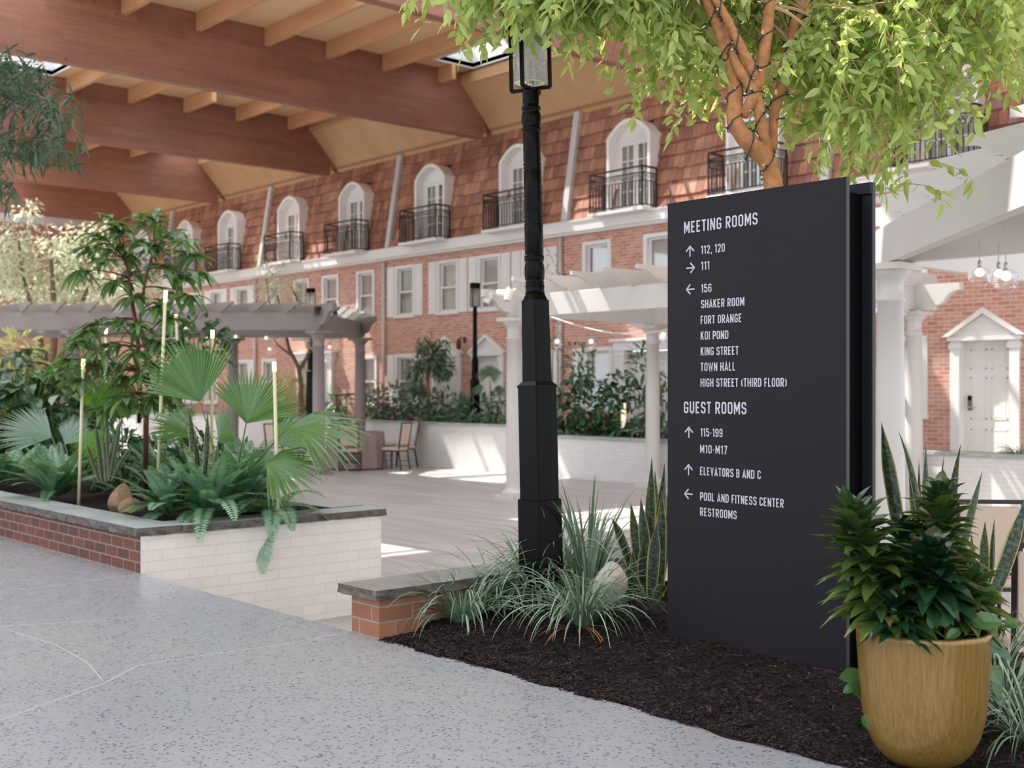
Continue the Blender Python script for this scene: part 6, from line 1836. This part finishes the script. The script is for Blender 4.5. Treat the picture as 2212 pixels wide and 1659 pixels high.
for px, py, d, n, L, lab in ((2175,1420,4.55,80,0.5,'lilyturf spilling beside the gold pot at the right edge'),(2235,1500,4.2,70,0.5,'lilyturf clump cut off by the right edge, below the pot rim'),(2150,1330,5.0,50,0.55,'wispy lilyturf behind the gold pot')):
    b = at(px, py, d); b.z = mz(b.x, b.y)
    grass_clump('lilyturf', lab, b, n, L, 0.9, 0.009, up=1.0, group='lilyturf clumps in the near bed')

# ---------------------------------------------------------------- dracaenas and pothos in the gold pot
def dracaena(lab, base, top, n, L, W, mat, low=0.15):
    o = thing('dracaena', lab, 'potted plant', base, group='dracaenas in the gold pot')
    b, t = Vector(base), Vector(top); mid = (b+t)/2+Vector((0,0,0.02))
    def pos(u): return b*(1-u)**2+mid*(2*u*(1-u))+t*u*u
    m = MB(); m.tube(local(o, [tuple(pos(k/8)) for k in range(9)]), [0.017-0.001*k for k in range(9)], 8); m.build('cane', M['stalk'], o, smooth=True)
    P = []; D = []; LL = []; WW_ = []; BB = []; RR = []
    for i in range(n):
        f = (i+0.5)/n; u = low+(1-low)*f; a = i*2.399+random.uniform(-.2,.2)
        el = -0.05+1.3*f**1.6 + random.uniform(-.12,.12)
        p = pos(u)-Vector(base); P.append(tuple(p)); D.append((math.cos(a)*math.cos(el), math.sin(a)*math.cos(el), math.sin(el)+0.15))
        s = 1.0 if f < 0.85 else 0.8; LL.append(L*s*random.uniform(0.85,1.15)); WW_.append(W*s*random.uniform(0.85,1.15)); BB.append(random.uniform(0.15,0.5)); RR.append(min(1, max(0, 0.85-0.9*f+random.uniform(-.15,.15))))
    m = MB(); m.leaves(P, D, LL, WW_, bend=BB, nl=6, prof='lance', fold=0.22, rnd=RR, curl=0.08); m.build('foliage', mat, o)
pb_ = POT+Vector((0,0,pz+0.39))
def pk(px, d): q = at(px, 1360, d); return (q.x, q.y, pb_.z-0.01)
dracaena('dracaena stem leaning left out of the pot, covering the sign corner', pk(1945, 3.98), at(1836, 1125, 3.98), 135, 0.19, 0.058, M['leaf_drac'], 0.2)
dracaena('darker dracaena between the leaning stem and the tallest one', pk(1975, 4.15), at(1962, 1165, 4.22), 80, 0.165, 0.054, M['leaf_drac2'], 0.35)
dracaena('tallest dracaena standing at the back of the gold pot', pk(2030, 4.12), at(2030, 1075, 4.2), 140, 0.185, 0.062, M['leaf_drac'], 0.12)
dracaena('dark glossy dracaena at the centre front of the gold pot', pk(2005, 3.93), at(2012, 1205, 3.86), 85, 0.18, 0.062, M['leaf_drac2'], 0.4)
dracaena('small dracaena rosette at the front rim of the gold pot', pk(1945, 3.88), at(1930, 1312, 3.82), 44, 0.13, 0.04, M['leaf_drac2'], 0.3)
dracaena('dracaena leaning right over the rim of the gold pot', pk(2060, 4.0), at(2098, 1275, 4.0), 75, 0.17, 0.056, M['leaf_drac'], 0.4)
def pothos(lab, base, leaves):
    o = thing('pothos', lab, 'vine', base)
    ms = MB(); P = []; D = []; LL = []; UU = []
    for px, py, d, deg, L in leaves:
        e = at(px, py, d)-Vector(base); ms.tube(bez((0,0,0), e, 0.05, 6), 0.0028, 5, cap=False)
        P.append(tuple(e)); D.append(tuple(ia(deg, -0.25))); LL.append(L); UU.append(tuple(UPV*0.7-cam_f*0.9+cam_r*random.uniform(-.4,.4)))
    ms.build('vine_stem', M['stalk'], o)
    m = MB(); m.leaves(P, D, LL, [l*0.68 for l in LL], bend=0.15, nl=6, prof='heart', fold=0.1, U=UU); m.build('leaves', M['leaf_pothos'], o)
q = at(2065, 1355, 3.95); q.z = pb_.z
pothos('trailing heart-leaved pothos at the right of the gold pot', q, [(2100,1345,3.85,12,0.095),(2135,1308,3.95,85,0.085),(2125,1385,3.9,-20,0.075),(2035,1352,3.8,80,0.07),(2018,1354,3.78,120,0.055),(2140,1440,3.95,-60,0.06),(2170,1350,4.05,20,0.06),(2150,1400,4.0,-30,0.06),(2072,1362,3.79,200,0.05),(2150,1470,4.0,-80,0.055),(2145,1500,4.0,-40,0.05)])
q = at(1905, 1450, 4.15); q.z = mz(q.x, q.y)
pothos('small pothos vine creeping left of the gold pot on the mulch', q+Vector((-0.02,0.02,0)), [(1862,1462,4.1,170,0.09),(1852,1500,4.05,100,0.07),(1870,1510,4.05,60,0.07),(1848,1480,4.05,200,0.05),(1866,1545,4.0,-70,0.045),(1880,1530,4.05,20,0.05)])
